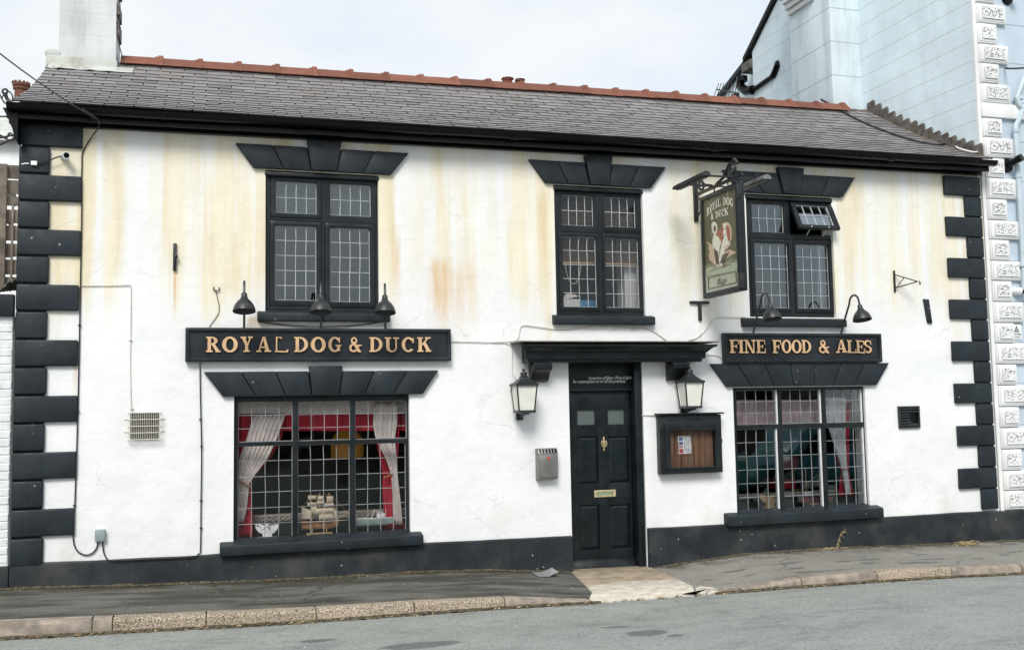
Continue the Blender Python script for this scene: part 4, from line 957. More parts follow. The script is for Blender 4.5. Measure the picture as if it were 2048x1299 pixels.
def glyph_mb(ch, sx, sy, d, w=None):
    wid, polys = GL[ch]; vs = []; fs = []
    for p in polys:
        if sum(p[i][0]*p[(i+1) % len(p)][1]-p[(i+1) % len(p)][0]*p[i][1] for i in range(len(p))) < 0: p = p[::-1]
        b = len(vs); vs += [Vector((x, y)) for x, y in p]; fs.append(list(range(b, b+len(p))))
    ov, oe, of, _, _, orf = delaunay_2d_cdt(vs, [], fs, 0, 1e-5)
    tri = [f for f, o in zip(of, orf) if o]
    m = MB(); n = len(ov); ec = {}
    for f in tri:
        for a, b in zip(f, f[1:]+f[:1]): ec[a, b] = 1
    V_ = [(v.x*sx, -d, v.y*sy) for v in ov]+[(v.x*sx, 0, v.y*sy) for v in ov]
    m.add(V_, []); 
    for f in tri: m.f.append(list(f)); m.mi.append(0)
    for (a, b) in ec:
        if (b, a) not in ec: m.f.append([b, a, a+n, b+n]); m.mi.append(1)
    return m
def sign(name, x0, x1, z0, z1, label, letters, ypx0, ypx1):
    t = E(name, ((x0+x1)/2, -.03, z0), label, 'sign', 'black fascia signs with raised gold lettering')
    MB().box(x0+.02, x1-.02, -.055, -.008, z0+.02, z1-.02).build('sign_panel', MT['signboard'], t)
    MB().plate(x0, x1, z0, z1, [(x0+.035, x1-.035, z0+.035, z1-.035)], -.078, -.006).build('sign_frame', MT['signboard'], t, bevel=.008)
    zb, zt = F((letters[0][1]+letters[-1][2])/2, ypx1, -.07).z, F((letters[0][1]+letters[-1][2])/2, ypx0, -.07).z
    for ch, a, b in letters:
        pa, pb = F(a, 690, -.07), F(b, 690, -.07); sx = (pb.x-pa.x)/GL[ch][0]; q = glyph_mb(ch, sx, zt-zb, .02)
        tl = random.gauss(0, .008); q.xf(lambda p: Vector((pa.x+p.x, -.056+p.y, zb+p.z+tl*p.x*3+p.x*0)))
        q.build('sign_letter', [MT['gold'], MT['signboard']], t, recalc=True)  # letter sides coloured black to paint in a shadow edge round the gold
S340 = lambda v: 340+v/3.248
sign('fascia_sign', -.228, 2.378, 2.128, 2.458, 'long black sign reading ROYAL DOG & DUCK above the broad window', [(c, S340(a), S340(b)) for c, a, b in
     (('R', 235, 329), ('O', 338, 440), ('Y', 458, 538), ('A', 560, 657), ('~', 680, 770), ('D', 806, 898), ('O', 914, 1012), ('G', 1028, 1114), ('&', 1163, 1244), ('D', 1294, 1382), ('U', 1394, 1488), ('C', 1504, 1586), ('K', 1605, 1696))], 673.5, 703.5)
S14 = lambda v: 1400+v/2.952
sign('fascia_sign', 5.529, 7.622, 2.096, 2.433, 'shorter black sign reading FINE FOOD & ALES under the hooped lamps', [(c, S14(a), S14(b)) for c, a, b in
     (('F', 173, 230), ('I', 227, 257), ('N', 259, 327), ('E', 331, 386), ('F', 426, 478), ('O', 480, 538), ('O', 539, 598), ('D', 598, 656), ('&', 699, 762), ('A', 799, 868), ('L', 866, 920), ('E', 919, 970), ('S', 966, 1012))], 679.5, 705.5)

def text_mb(s, size, shear=0., ext=.0015, sx=1., thin=0.):
    cu = bpy.data.curves.new('t', 'FONT'); cu.body = s; cu.size = size; cu.shear = shear; cu.extrude = ext; cu.offset = thin; cu.resolution_u = 3
    o = bpy.data.objects.new('t', cu); COL.objects.link(o); dg = bpy.context.evaluated_depsgraph_get(); me = bpy.data.meshes.new_from_object(o.evaluated_get(dg))
    m = MB(); m.add([(v.co.x*sx, -v.co.z, v.co.y) for v in me.vertices], [tuple(p.vertices) for p in me.polygons]); bpy.data.objects.remove(o); bpy.data.curves.remove(cu); bpy.data.meshes.remove(me)
    return m
def place_text(s, x0, x1, zb, size, y, mat, parent, name='lettering', shear=.3):
    m = text_mb(s, size, shear); w0 = min(v.x for v in m.v); w1 = max(v.x for v in m.v); k = (x1-x0)/(w1-w0)
    m.xf(lambda p: Vector((x0+(p.x-w0)*k, y+p.y, zb+p.z))); return m.build(name, mat, parent, recalc=False)
pa, pb = F(1177, 757, .108), F(1265, 757, .108); place_text('Licensed to sell Beers, Wines & Spirits', pa.x, pb.x, F(1220, 758, .108).z, .05, .1075, MT['white'], door)
pa, pb = F(1146, 764, .108), F(1251, 764, .108); place_text('for consumption on or off the premises.', pa.x, pb.x, F(1200, 765, .108).z, .05, .1075, MT['white'], door)

# hanging sign on its wall bracket
hs = E('hanging_pub_sign', (5.25, -.6, 2.8), 'green painted hanging sign reading ROYAL DOG & DUCK with a spaniel picture', 'sign')
hx, hy0, hy1, hz0, hz1 = 5.22, -.19, -1.01, 2.80, 3.935
def swap(p): return Vector((p[1], p[0], p[2]))
m = MB().plate(hy1, hy0, hz0, hz1, [(hy1+.06, hy0-.045, hz0+.055, hz1-.05)], hx, hx+.085); m.xf(swap); m.build('sign_frame', MT['joinery'], hs, bevel=.008)
pm_ = N('painted_panel'); X, Y, Z = pm_.xyz(); g_ = pm_.rng(Z, 2.85, 3.45); g2 = pm_.math('ADD', g_, pm_.math('MULTIPLY', pm_.math('SUBTRACT', pm_.noise(1., 6, .65, (9, 9, 3.)), .5), .9))
c = pm_.ramp(g2, [(.0, (.40, .44, .33)), (.3, (.30, .32, .20)), (.52, (.085, .08, .028)), (1, (.085, .078, .03))]); c = pm_.mix(pm_.math('MULTIPLY', pm_.rng(pm_.noise(1., 5, .7, (16, 16, 6), (2, 2, 2)), .56, .68), .4), c, (.48, .50, .38))
MT['picture'] = pm_.fin(c, .35, None, spec=.5)
MB().box(hx+.018, hx+.06, hy1+.05, hy0-.04, hz0+.05, hz1-.045).build('picture_panel', MT['picture'], hs)
for z_ in (hz1-.18, hz0+.02): MB().box(hx-.004, hx+.05, hy1-.006, hy1+.05, z_, z_+.16).build('hinge_plate', MT['iron'], hs, bevel=.004)
art_n = [0]
def art(name, polys, mat, lift=.0):
    # polys in (u, v): u from wall side to street side in px of the close-up photo (806 wide), v down
    art_n[0] += 1; xx = hx+.0165-lift-.00035*art_n[0]; m = MB()
    for p in polys: m.prism([uv(*q) for q in p], xx, hx+.019, 'yz')
    return m.build(name, mat, hs, recalc=True)
def uv(a, b):
    # bilinear map from the close-up photo's panel outline to the panel itself
    A, B, C_, D_ = (190, 375), (490, 250), (520, 1115), (228, 1205)
    u = (a-205)/(505-205)
    for _ in range(4):
        yt, yb = lerp(A[1], B[1], u), lerp(D_[1], C_[1], u); v = (b-yt)/(yb-yt); u = (a-lerp(A[0], D_[0], v))/(lerp(B[0], C_[0], v)-lerp(A[0], D_[0], v))
    return (lerp(hy0-.045, hy1+.06, u), lerp(hz1-.05, hz0+.055, v))
def flat(name, col, r=.4): return plain(name, col, r, .18, 25)
PW, PR, PB, PT = flat('sign_white', (.66, .64, .52)), flat('sign_russet', (.33, .10, .05)), flat('sign_buff', (.48, .36, .24)), flat('sign_dark', (.06, .05, .035))
def ell(cx_, cy_, rx, ry, n=16, rot=0): return [(cx_+rx*math.cos(t)*math.cos(rot)-ry*math.sin(t)*math.sin(rot), cy_+rx*math.cos(t)*math.sin(rot)+ry*math.sin(t)*math.cos(rot)) for t in [2*math.pi*i/n for i in range(n)]]
art('painted_water', [[(228, 985), (262, 965), (300, 975), (350, 955), (400, 960), (455, 930), (510, 900), (516, 1000), (232, 1040)]], flat('sign_water', (.34, .38, .27)))
art('painted_wing', [[(228, 735), (285, 765), (305, 850), (330, 960), (262, 905), (250, 850), (262, 830), (240, 790), (256, 780)]], PB)
art('painted_wing', [[(395, 830), (440, 800), (500, 825), (440, 860), (400, 900), (345, 960), (350, 880)]], PB)
art('painted_body', [[(284, 720), (300, 660), (330, 625), (372, 650), (375, 720), (350, 790), (340, 970), (318, 880), (290, 790)], [(372, 740), (392, 690), (430, 700), (446, 760), (400, 800), (370, 970), (345, 900)]], PW)
art('painted_back', [[(300, 655), (330, 622), (362, 640), (376, 700), (372, 745), (350, 700), (318, 672)]], PR)
art('painted_fringe', [[(378, 596), (372, 575), (392, 562), (420, 556), (440, 575), (456, 610), (460, 660), (456, 715), (440, 745), (446, 690), (442, 625), (428, 585), (400, 570)], [(432, 728), (440, 760), (425, 800), (400, 790), (420, 760)]], PB)
art('painted_tail', [ell(303, 612, 26, 58, 18, -.12)], PW); art('painted_tail_shadow', [ell(308, 618, 11, 30, 12)], PT)
art('painted_head', [[(372, 600), (392, 570), (418, 572), (432, 600), (430, 660), (436, 720), (405, 700), (380, 680), (376, 650)]], PW)
art('painted_ear', [[(365, 610), (380, 588), (388, 610), (384, 665), (376, 745), (360, 720)], [(410, 582), (432, 590), (446, 640), (446, 700), (432, 728), (418, 680), (412, 630)]], PR)
art('painted_face', [ell(386, 625, 4, 7, 8), ell(404, 618, 4, 7, 8), ell(388, 668, 7, 6, 8)], PT)
art('painted_feathers', [[(300+i*11, 800+i*9), (306+i*11, 790+i*9), (330+i*6, 930-i*2), (326+i*6, 940-i*2)] for i in range(4)]+[[(380+i*16, 850-i*6), (392+i*16, 842-i*6), (362+i*10, 930-i*5), (356+i*10, 930-i*5)] for i in range(4)], PT)
art('painted_ripple', [[(250+i*20, 1000-i*7), (290+i*20, 985-i*7), (290+i*20, 989-i*7), (250+i*20, 1005-i*7)] for i in range(10)], PW)
art('painted_border', [[(250, 1058), (495, 985), (495, 988), (250, 1062)], [(250, 1160), (502, 1085), (502, 1089), (250, 1164)], [(250, 1058), (253, 1058), (255, 1162), (251, 1162)], [(493, 987), (497, 986), (503, 1087), (499, 1088)]], PT)
def art_text(chars, pts, mat, hgt):
    # chars placed on (u,v) points (bottom-left px), upright
    for ch, (a, b), (a2, b2) in zip(chars, pts, pts[1:]):
        if ch == ' ': continue
        p, q = uv(a, b), uv(a2, b2); g_ = glyph_mb(ch, 1, 1, .0012); w_ = GL[ch][0]; d = Vector((q[0]-p[0], q[1]-p[1])); up_ = Vector((0, hgt))
        g_.xf(lambda t: Vector((hx+.0125+t.y, p[0]+d.x*t.x/w_*.92, p[1]+d.y*t.x/w_*.92+hgt*t.z))); g_.build('painted_letter', [mat, mat], hs, recalc=True)
art_text('ROYAL DOG', [(236, 512), (264, 484), (290, 462), (313, 441), (338, 424), (366, 413), (388, 408), (416, 407), (447, 412), (476, 424)], PW, .088)
art_text('& DUCK', [(274, 546), (302, 534), (318, 529), (346, 518), (375, 510), (400, 502), (436, 492)], PW, .078)
m = text_mb('Bass', .1, .35, thin=-.0022); w0 = min(v.x for v in m.v); w1 = max(v.x for v in m.v); p, q = uv(336, 1118), uv(420, 1090)
m.xf(lambda t: Vector((hx+.0125+t.y, lerp(p[0], q[0], (t.x-w0)/(w1-w0)), lerp(p[1], q[1], (t.x-w0)/(w1-w0))+t.z*.95))); m.build('painted_script', PT, hs, recalc=False)
m = MB(); m.prism([uv(372, 1112), uv(402, 1098), uv(402, 1102), uv(372, 1117)], hx+.0115, hx+.018, 'yz'); m.build('script_underline', PT, hs)

br = E('sign_bracket', (5.27, -.02, 3.7), 'black scrolled iron bracket with twin strip lamps over the hanging sign', 'bracket')
bx = 5.265
m = MB(); m.box(bx-.025, bx+.025, -.03, .012, 3.70, 4.22); m.box(bx-.014, bx+.014, -1.06, -.0, 3.985, 4.02); m.build('arm', MT['iron'], br, bevel=.004)
def scroll(cx_, cz_, r0, r1, turns, ph, x=bx): return [(x, cx_+lerp(r0, r1, i/26)*math.cos(ph+turns*6.283*i/26), cz_+lerp(r0, r1, i/26)*math.sin(ph+turns*6.283*i/26)) for i in range(27)]
m = MB(); m.tube(scroll(-.16, 4.10, .075, .02, 1.2, 3.6), .014, 6); m.tube(scroll(-.86, 4.10, .085, .02, 1.3, 5.2), .016, 6); m.tube([(bx, -.03, 4.2), (bx, -.12, 4.15), (bx, -.25, 4.07), (bx, -.4, 4.03)], .014, 6); m.tube([(bx, -.5, 4.02), (bx, -.66, 4.06), (bx, -.78, 4.16), (bx, -.9, 4.2), (bx, -.97, 4.14)], .018, 6); m.tube([(bx, -.03, 3.74), (bx, -.13, 3.8), (bx, -.14, 3.92), (bx, -.06, 3.96)], .012, 6)
m.build('scrollwork', MT['iron'], br, smooth=True)
m = MB()
for y_ in (-.38, -.82): m.box(bx-.40, bx+.34, y_-.012, y_+.012, 4.02, 4.036); 
for y_ in (-.45, -.75): m.tube([(bx, y_, 3.93), (bx, y_, 4.0)], .008, 6)
m.build('cross_bar', MT['iron'], br)
for xx, c_ in ((bx-.38, 0), (bx+.33, 1)):
    pr = [(xx+.052*math.cos(a), 3.985+.052*math.sin(a)) for a in [R(180*i/10) for i in range(11)]]+[(xx+.045*math.cos(a), 3.985+.045*math.sin(a)) for a in [R(180-180*i/10) for i in range(11)]]
    m = MB(); m.prism(pr, -.99, -.3); e_ = [(xx+.05*math.cos(R(180*i/10)), 3.985+.05*math.sin(R(180*i/10))) for i in range(11)]; m.prism(e_, -.995, -.985); m.prism(e_, -.305, -.295); m.tube([(xx, -.97, 3.985), (xx, -.32, 3.985)], .014, 8)
    m.build('strip_lamp', MT['shade'] if not c_ else MT['steel'], br)
tb = F(1398, 603); t_ = MB(); t_.box(5.15, 5.39, -.03, .01, tb.z-.025, tb.z+.005); t_.box(5.255, 5.29, -.028, .01, F(1399, 641).z, tb.z-.02)
tag(t_.build('wall_cleat', MT['iron'], bevel=.004), 'black iron T shaped cleat on the wall below the hanging sign', 'bracket')

# ================================================================== LAMPS
def goose(x, label, zs=2.455):
    t = E('sign_lamp', (x, -.05, zs), label, 'lamp', 'gooseneck lamps over the fascia signs')
    pts = [(x, -.04, zs-.04), (x, -.055, zs+.02), (x, -.15, zs+.20), (x, -.23, zs+.335)]
    for i in range(9):
        a = R(155-i*22); pts.append((x, -.325+.085*math.cos(a)*-1*-1 if False else -.325+.088*math.cos(R(20+i*19)), zs+.345+.075*math.sin(R(20+i*19))))
    pts = pts[:4]+[(x, -.318+.085*math.cos(R(15+i*18.5)), zs+.345+.08*math.sin(R(15+i*18.5))) for i in range(9)]
    e = pts[-1]; ax = Vector((0, -.20, -.98)).normalized(); pts.append(tuple(Vector(e)+ax*.06))
    pts[-2:] = [tuple(Vector(pts[-2])), tuple(Vector(e)+Vector((0, -.02, -.07)))]
    MB().tube(pts, .0115, 8).build('lamp_arm', MT['shade'], t, smooth=True)
    c = Vector(pts[-1]); pr = [(.014, -.01), (.024, .0), (.028, .012), (.028, .035), (.034, .042), (.040, .058), (.062, .078), (.084, .108), (.098, .14), (.104, .166), (.106, .178), (.100, .174), (.095, .14), (.06, .085), (.02, .05)]
    m = MB(); m.lathe(pr, c, ax, 28); m.f = m.f[:-2]+[]; m.mi = m.mi[:-2]; m.build('lamp_shade', MT['shade'], t, smooth=True, ang=50)
    MB().lathe([(.012, .05), (.028, .075), (.034, .105), (.024, .13), (.004, .14)], c, ax, 12).build('bulb', MT['opal'], t, smooth=True)
    return t
l0 = goose(.315, 'gooseneck lamp over the R of the long sign, nearest the corner quoins')
def clone(src, x, label):
    c = copy_tree(src); c.location.x = x; c.rotation_euler.z = -math.atan(x/9.6); c['label'] = label; return c
l0.rotation_euler.z = -math.atan(.315/9.6)
l1 = clone(l0, 1.055, 'scuffed gooseneck lamp in front of the upper window sill, middle of the long sign')
clone(l0, 1.70, 'gooseneck lamp over the word DUCK on the long black sign')
c = copy_tree(l0); c.rotation_euler.z = 0; c.location = (5.92, -.05, 2.43); c['label'] = 'hooped gooseneck lamp over the word FOOD on the shorter sign'
c = copy_tree(l0); c.rotation_euler.z = 0; c.location = (7.085, -.05, 2.43); c['label'] = 'hooped gooseneck lamp above the word ALES, nearest the basket bracket'

def lantern(x, label):
    yc, zb, zt = -.175, 1.595, 1.868
    t = E('wall_lantern', (x, yc, zb), label, 'lantern', 'black wall lanterns beside the door')
    wt, wb = .108, .082
    pc = lambda k, z: (wb+(wt-wb)*(z-zb)/(zt-zb))*k
    m = MB()
    for sx in (-1, 1):
        for sy in (-1, 1): m.tube([(x+sx*wb, yc+sy*wb, zb), (x+sx*wt, yc+sy*wt, zt)], .0095, 4)
    m.plate(x-wt-.012, x+wt+.012, 0, 1, [], 0, 1) if False else None
    for (hw, z0_, z1_) in ((wt+.014, zt-.008, zt+.014), (wb+.012, zb-.012, zb+.014)):
        m.box(x-hw, x+hw, yc-hw, yc+hw, z0_, z1_)
    m.build('lantern_frame', MT['shade'], t)
    for (sx, sy) in ((0, -1), (-1, 0), (1, 0), (0, 1)):
        q = MB(); e = .006
        if sy: q.hexa([(x-wb, yc+sy*(wb-e), zb+.014), (x+wb, yc+sy*(wb-e), zb+.014), (x+wb, yc+sy*(wb-e-.004), zb+.014), (x-wb, yc+sy*(wb-e-.004), zb+.014), (x-wt, yc+sy*(wt-e), zt-.008), (x+wt, yc+sy*(wt-e), zt-.008), (x+wt, yc+sy*(wt-e-.004), zt-.008), (x-wt, yc+sy*(wt-e-.004), zt-.008)])
        else: q.hexa([(x+sx*(wb-e), yc-wb, zb+.014), (x+sx*(wb-e), yc+wb, zb+.014), (x+sx*(wb-e-.004), yc+wb, zb+.014), (x+sx*(wb-e-.004), yc-wb, zb+.014), (x+sx*(wt-e), yc-wt, zt-.008), (x+sx*(wt-e), yc+wt, zt-.008), (x+sx*(wt-e-.004), yc+wt, zt-.008), (x+sx*(wt-e-.004), yc-wt, zt-.008)])
        q.build('lantern_pane', MT['opal'], t)
    q2 = math.sqrt(2)
    m = MB(); m.lathe([((wt+.016)*q2, zt+.012), (.09*q2, zt+.028), (.045*q2, zt+.07), (.036*q2, zt+.085)], (x, yc, 0), n=4, sq=True); m.build('lantern_roof', MT['shade'], t)
    m = MB(); m.lathe([(.042, zt+.08), (.046, zt+.09), (.034, zt+.098), (.032, zt+.112), (.042, zt+.118), (.036, zt+.13), (.014, zt+.138), (.012, zt+.148), (.019, zt+.156), (.016, zt+.168), (.004, zt+.176)], (x, yc, 0), n=16); m.build('finial', MT['shade'], t, smooth=True)
    m = MB(); m.lathe([(.02, zb-.035), (.05, zb-.03), (wb*.9, zb-.01)], (x, yc, 0), n=16); m.tube([(x, yc, zb-.03), (x, yc+.1, zb-.05), (x, -.0, zb-.01)], .012, 6); m.box(x-.035, x+.035, -.016, .008, zb-.09, zb+.07); m.build('bracket_arm', MT['shade'], t, smooth=True)
    return t
la = lantern(3.125, 'black lantern with opal panes on the wall above the steel ashtray bin')
c = copy_tree(la); c.location.x = 5.035; c.location.z += .012; c['label'] = 'black lantern with opal panes directly above the wooden notice case'

# ================================================================== NOTICE CASE, BIN, BOXES, VENTS
nc = E('notice_case', (5.11, -.06, .87), 'black framed notice case with bare brown planks inside, beside the door', 'notice board')
q = [F(1320, 888, -.09), F(1443, 888, -.09), F(1380, 829, -.09), F(1380, 946, -.09)]; x0, x1, z1, z0 = q[0].x, q[1].x, q[2].z, q[3].z
inn = (F(1339, 890, -.09).x, F(1431, 890, -.09).x, F(1385, 934, -.09).z, F(1385, 860, -.09).z)
MB().plate(x0, x1, z0, z1, [inn], -.105, -.0).build('case_frame', MT['joinery'], nc, bevel=.008)
MB().plate(x0+.05, x1-.05, z0+.05, z1-.06, [(inn[0]+.004, inn[1]-.004, inn[2]+.004, inn[3]-.004)], -.118, -.104).build('door_frame', MT['joinery'], nc, bevel=.006)
MB().box(x0-.02, x1+.02, -.14, .0, z1+.004, z1+.022).build('case_roof', MT['joinery'], nc, bevel=.004)
xs_ = [0, .16, .31, .45, .57, .70, .84, 1.0]
for a, b in zip(xs_, xs_[1:]): MB().box(lerp(inn[0], inn[1], a)+.003, lerp(inn[0], inn[1], b)-.002, -.03+random.uniform(-.003, .003), -.006, inn[2]-.01, inn[3]+.01).build('back_plank', MT['wood'], nc, bevel=.003)
MB().box(inn[0], inn[1], -.082, -.079, inn[2], inn[3]).build('case_glass', MT['glass'], nc)
MB().box(x1+.0, x1+.012, -.09, -.03, lerp(z0, z1, .5), lerp(z0, z1, .58)).build('catch', MT['iron'], nc)
pa, pb = F(1357, 907, -.035), F(1381, 871, -.035)
np_ = E('notice_sheet', (pa.x, -.035, pa.z), 'white printed notice sheet pinned to the brown planks in the case', 'notice')
MB().grid(lambda u, v: (lerp(pa.x, pb.x, u)+.004*math.sin(v*5), -.037-.004*math.sin(u*3.1), lerp(pa.z, pb.z, v)), 6, 8).build('sheet', flat('notice_paper', (.66, .66, .68)), np_, recalc=False)
m = MB(); wd = pb.x-pa.x; ht = pb.z-pa.z
for i in range(11):
    zz = pa.z+ht*(.08+.084*i)
    for k in range(3):
        a = pa.x+wd*(.42+.17*k)+random.uniform(0, .004); m.box(a, a+wd*.13*random.uniform(.6, 1), -.0425, -.0415, zz, zz+ht*.035)
m.build('printed_lines', flat('ink_grey', (.22, .22, .28)), np_)
m = MB(); m.box(pa.x+wd*.06, pa.x+wd*.34, -.0435, -.0425, pa.z+ht*.75, pa.z+ht*.95); m.box(pa.x+wd*.06, pa.x+wd*.34, -.0435, -.0425, pa.z+ht*.5, pa.z+ht*.68); m.build('printed_picture', flat('ink_blue', (.10, .13, .30)), np_)
m = MB(); m.box(pa.x+wd*.05, pa.x+wd*.36, -.0435, -.0425, pa.z+ht*.05, pa.z+ht*.28); m.box(pa.x+wd*.05, pa.x+wd*.33, -.0435, -.0425, pa.z+ht*.36, pa.z+ht*.44); m.build('printed_block', flat('ink_red', (.45, .07, .09)), np_)

cb = E('ashtray_bin', (3.43, -.07, .85), 'grey steel wall mounted ashtray bin with slotted top beside the door', 'bin')
q = [F(1076, 930, -.09).x, F(1115, 930, -.09).x, F(1095, 960, -.09).z, F(1095, 896, -.09).z]; x0, x1, z0, z1 = q
MB().hexa([(x0, -.105, z0+.02), (x1, -.105, z0+.02), (x1, 0, z0), (x0, 0, z0), (x0, -.115, z1-.055), (x1, -.115, z1-.055), (x1, 0, z1-.055), (x0, 0, z1-.055)]).build('bin_body', MT['steel'], cb, bevel=.005)
MB().box(x0+.012, x1-.008, -.119, -.104, z0+.035, z1-.075).build('bin_door', MT['steel'], cb, bevel=.004)
m = MB(); m.hexa([(x0, -.118, z1-.052), (x1, -.118, z1-.052), (x1, 0, z1-.052), (x0, 0, z1-.052), (x0, -.085, z1), (x1, -.085, z1), (x1, 0, z1), (x0, 0, z1)]); m.build('bin_hood', MT['steel'], cb, bevel=.003)
for i in range(6):
    xx = lerp(x0+.022, x1-.022, i/5); m = MB(); m.hexa([(xx-.008, -.1185, z1-.045), (xx+.008, -.1185, z1-.045), (xx+.008, -.10, z1-.045), (xx-.008, -.10, z1-.045), (xx-.008, -.0905, z1-.008), (xx+.008, -.0905, z1-.008), (xx+.008, -.08, z1-.008), (xx-.008, -.08, z1-.008)]); m.build('slot', MT['eave'], cb)
m = MB(); m.box(lerp(x0, x1, .42), lerp(x0, x1, .58), -.1235, -.117, z1-.115, z1-.09); m.build('red_badge', flat('badge_red', (.5, .05, .04)), cb)

jb = E('junction_box', (-.96, -.03, .5), 'small grey plastic cable box on the white wall above the plinth', 'junction box')
a, b = F(190.5, 1081), F(211, 1057); MB().box(a.x, b.x, -.055, .008, a.z, b.z).build('box_lid', MT['greyplastic'], jb, bevel=.006)

vg_ = E('flue_guard', (-.59, -.05, 1.38), 'cream wire cage guard over a louvred heater flue on the white wall', 'flue guard')
a, b = F(255, 880, -.05), F(322, 823, -.05)
MB().box(a.x+.02, b.x-.02, -.012, .006, a.z+.01, b.z-.005).build('flue_plate', MT['eave'], vg_)
for i in range(7): MB().box(a.x+.03, b.x-.03, -.03, -.012, lerp(a.z+.02, b.z-.03, i/6.5), lerp(a.z+.02, b.z-.03, i/6.5)+.014).build('louvre', plain('louvre_grey', (.06, .06, .065), .5), vg_)
m = MB()
for i in range(19):
    xx = lerp(a.x, b.x, i/18); m.tube([(xx, -.0, a.z), (xx, -.07, a.z+.004), (xx, -.07, b.z-.004), (xx, -.0, b.z)], .0019, 5)
for k in range(5):
    zz = lerp(a.z+.006, b.z-.006, k/4); m.tube([(a.x, -.0, zz), (a.x, -.072, zz), (b.x, -.072, zz), (b.x, 0, zz)], .0032, 5)
for zz in (lerp(a.z, b.z, .3), lerp(a.z, b.z, .75)): m.tube([(a.x-.035, -.008, zz), (b.x+.035, -.008, zz)], .004, 5)
m.build('wire_cage', MT['cream'], vg_)
lv = E('louvre_vent', (8.0, -.02, 1.3), 'square black louvred vent with broken slats on the white wall', 'vent')
a, b = F(1796.5, 856), F(1836, 811)
MB().plate(a.x, b.x, a.z, b.z, [(a.x+.02, b.x-.02, a.z+.02, b.z-.02)], -.03, .008).build('vent_frame', MT['shade'], lv, bevel=.003)
MB().box(a.x+.015, b.x-.015, -.004, .006, a.z+.015, b.z-.015).build('vent_hole', MT['eave'], lv)
for i in range(7):
    zz = lerp(a.z+.03, b.z-.04, i/6); xe = b.x-.02 if i in (0, 5, 6) else lerp(a.x, b.x, .52+.04*(i == 1))
    MB().hexa([(a.x+.018, -.03, zz), (xe, -.03, zz), (xe, -.008, zz+.022), (a.x+.018, -.008, zz+.022), (a.x+.018, -.028, zz+.005), (xe, -.028, zz+.005), (xe, -.006, zz+.027), (a.x+.018, -.006, zz+.027)]).build('slat', MT['shade'], lv)

# iron bits on the wall
a, b = F(350, 487), F(350, 541); m = MB(); m.box(a.x-.016, a.x+.016, -.03, .01, b.z, a.z); m.tube([(a.x, -.03, b.z+.05), (a.x+.012, -.045, lerp(a.z, b.z, .5)), (a.x, -.03, a.z-.06)], .009, 6); m.lathe([(.018, 0), (.018, .03)], (a.x+.012, -.03, lerp(a.z, b.z, .5)), (0, -1, 0), 10)
tag(m.build('iron_hook_plate', MT['iron'], bevel=.003), 'slim black iron plate rusting onto the wall above the corner cable', 'iron plate')
hb = E('basket_bracket', (7.9, -.1, 3.0), 'black iron hanging basket bracket with curled tip on the white wall', 'bracket')
a, b = F(1787, 541), F(1787, 584)
m = MB(); m.box(a.x-.012, a.x+.012, -.014, .008, b.z, a.z); m.build('wall_bar', MT['iron'], hb)
tip = (a.x+.03, -.62, b.z+.06)
# arm projects from the wall and leans a little along it
tp = F(1826, 570, -.0); A_ = Vector((a.x, -.012, a.z-.05)); B_ = Vector((a.x, -.012, b.z+.05)); T_ = Vector((a.x+.16, -.22, b.z+.105))
m = MB(); m.tube([A_, T_], .007, 6); m.tube([B_, T_], .007, 6); m.tube([B_+Vector((.01, -.01, 0)), A_.lerp(T_, .42)], .006, 6)
m.tube([T_+Vector((.012*math.sin(t)+.02*(t/6), -.02-.01*t/6, .022*math.cos(t)-.02)) for t in [i*.5 for i in range(11)]], .006, 6); m.build('arm_scroll', MT['iron'], hb)
a, b = F(1849.5, 598), F(1860, 647); m = MB(); m.prism([(a.x-.035, a.z), (a.x+.04, a.z-.005), (b.x+.015, b.z), (b.x-.05, b.z+.01)], -.03, .008); o = m.build('board_stub', MT['lintel'], bevel=.005); tag(o, 'short dark green board stub fixed upright on the white wall', 'board')

# cameras and alarm bits
cv = E('security_camera', (-1.33, -.08, 4.08), 'white bullet security camera on the upper corner quoin', 'security camera')
c = F(130, 311, -.09); d = Vector((.35, -.9, -.15)).normalized()
m = MB(); m.lathe([(.028, -.09), (.03, -.085), (.031, .03), (.034, .035), (.034, .05)], c, d, 16); m.build('camera_body', MT['white'], cv, smooth=True)
MB().lathe([(.026, .048), (.026, .052), (.012, .053)], c, d, 16).build('camera_lens', MT['eave'], cv)
m = MB(); m.lathe([(.03, 0), (.03, .012), (.012, .016)], (c.x-.01, -.0, c.z+.0), (0, -1, 0), 14); m.tube([(c.x-.01, -.01, c.z), c], .01, 6); m.build('camera_mount', MT['white'], cv)
dm = E('dome_camera', (9.7, -.06, 2.98), 'white dome security camera on the blue house front', 'security camera')
p = F(2030, 582); m = MB(); m.lathe([(.055, 0), (.055, .02), (.05, .03), (.05, .07), (.04, .10), (.015, .115)], p+Vector((-.02, 0, 0)), (.25, -1, -.1), 18); m.build('dome_shell', MT['white'], dm, smooth=True)
MB().lathe([(.03, 0), (.028, .03), (.01, .045)], p+Vector((.02, -.07, -.01)), (.5, -1, -.2), 14).build('dome_lens', MT['eave'], dm, smooth=True)
ws = E('warning_sign', (9.67, -.02, 2.37), 'small white notice with black warning triangle on the blue house', 'sign')
a, b = F(2022.5, 679), F(2041, 648); MB().box(a.x, b.x, -.012, .004, a.z, b.z).build('sign_plate', MT['white'], ws, bevel=.004)
cx_ = (a.x+b.x)/2; zt_ = b.z-.02
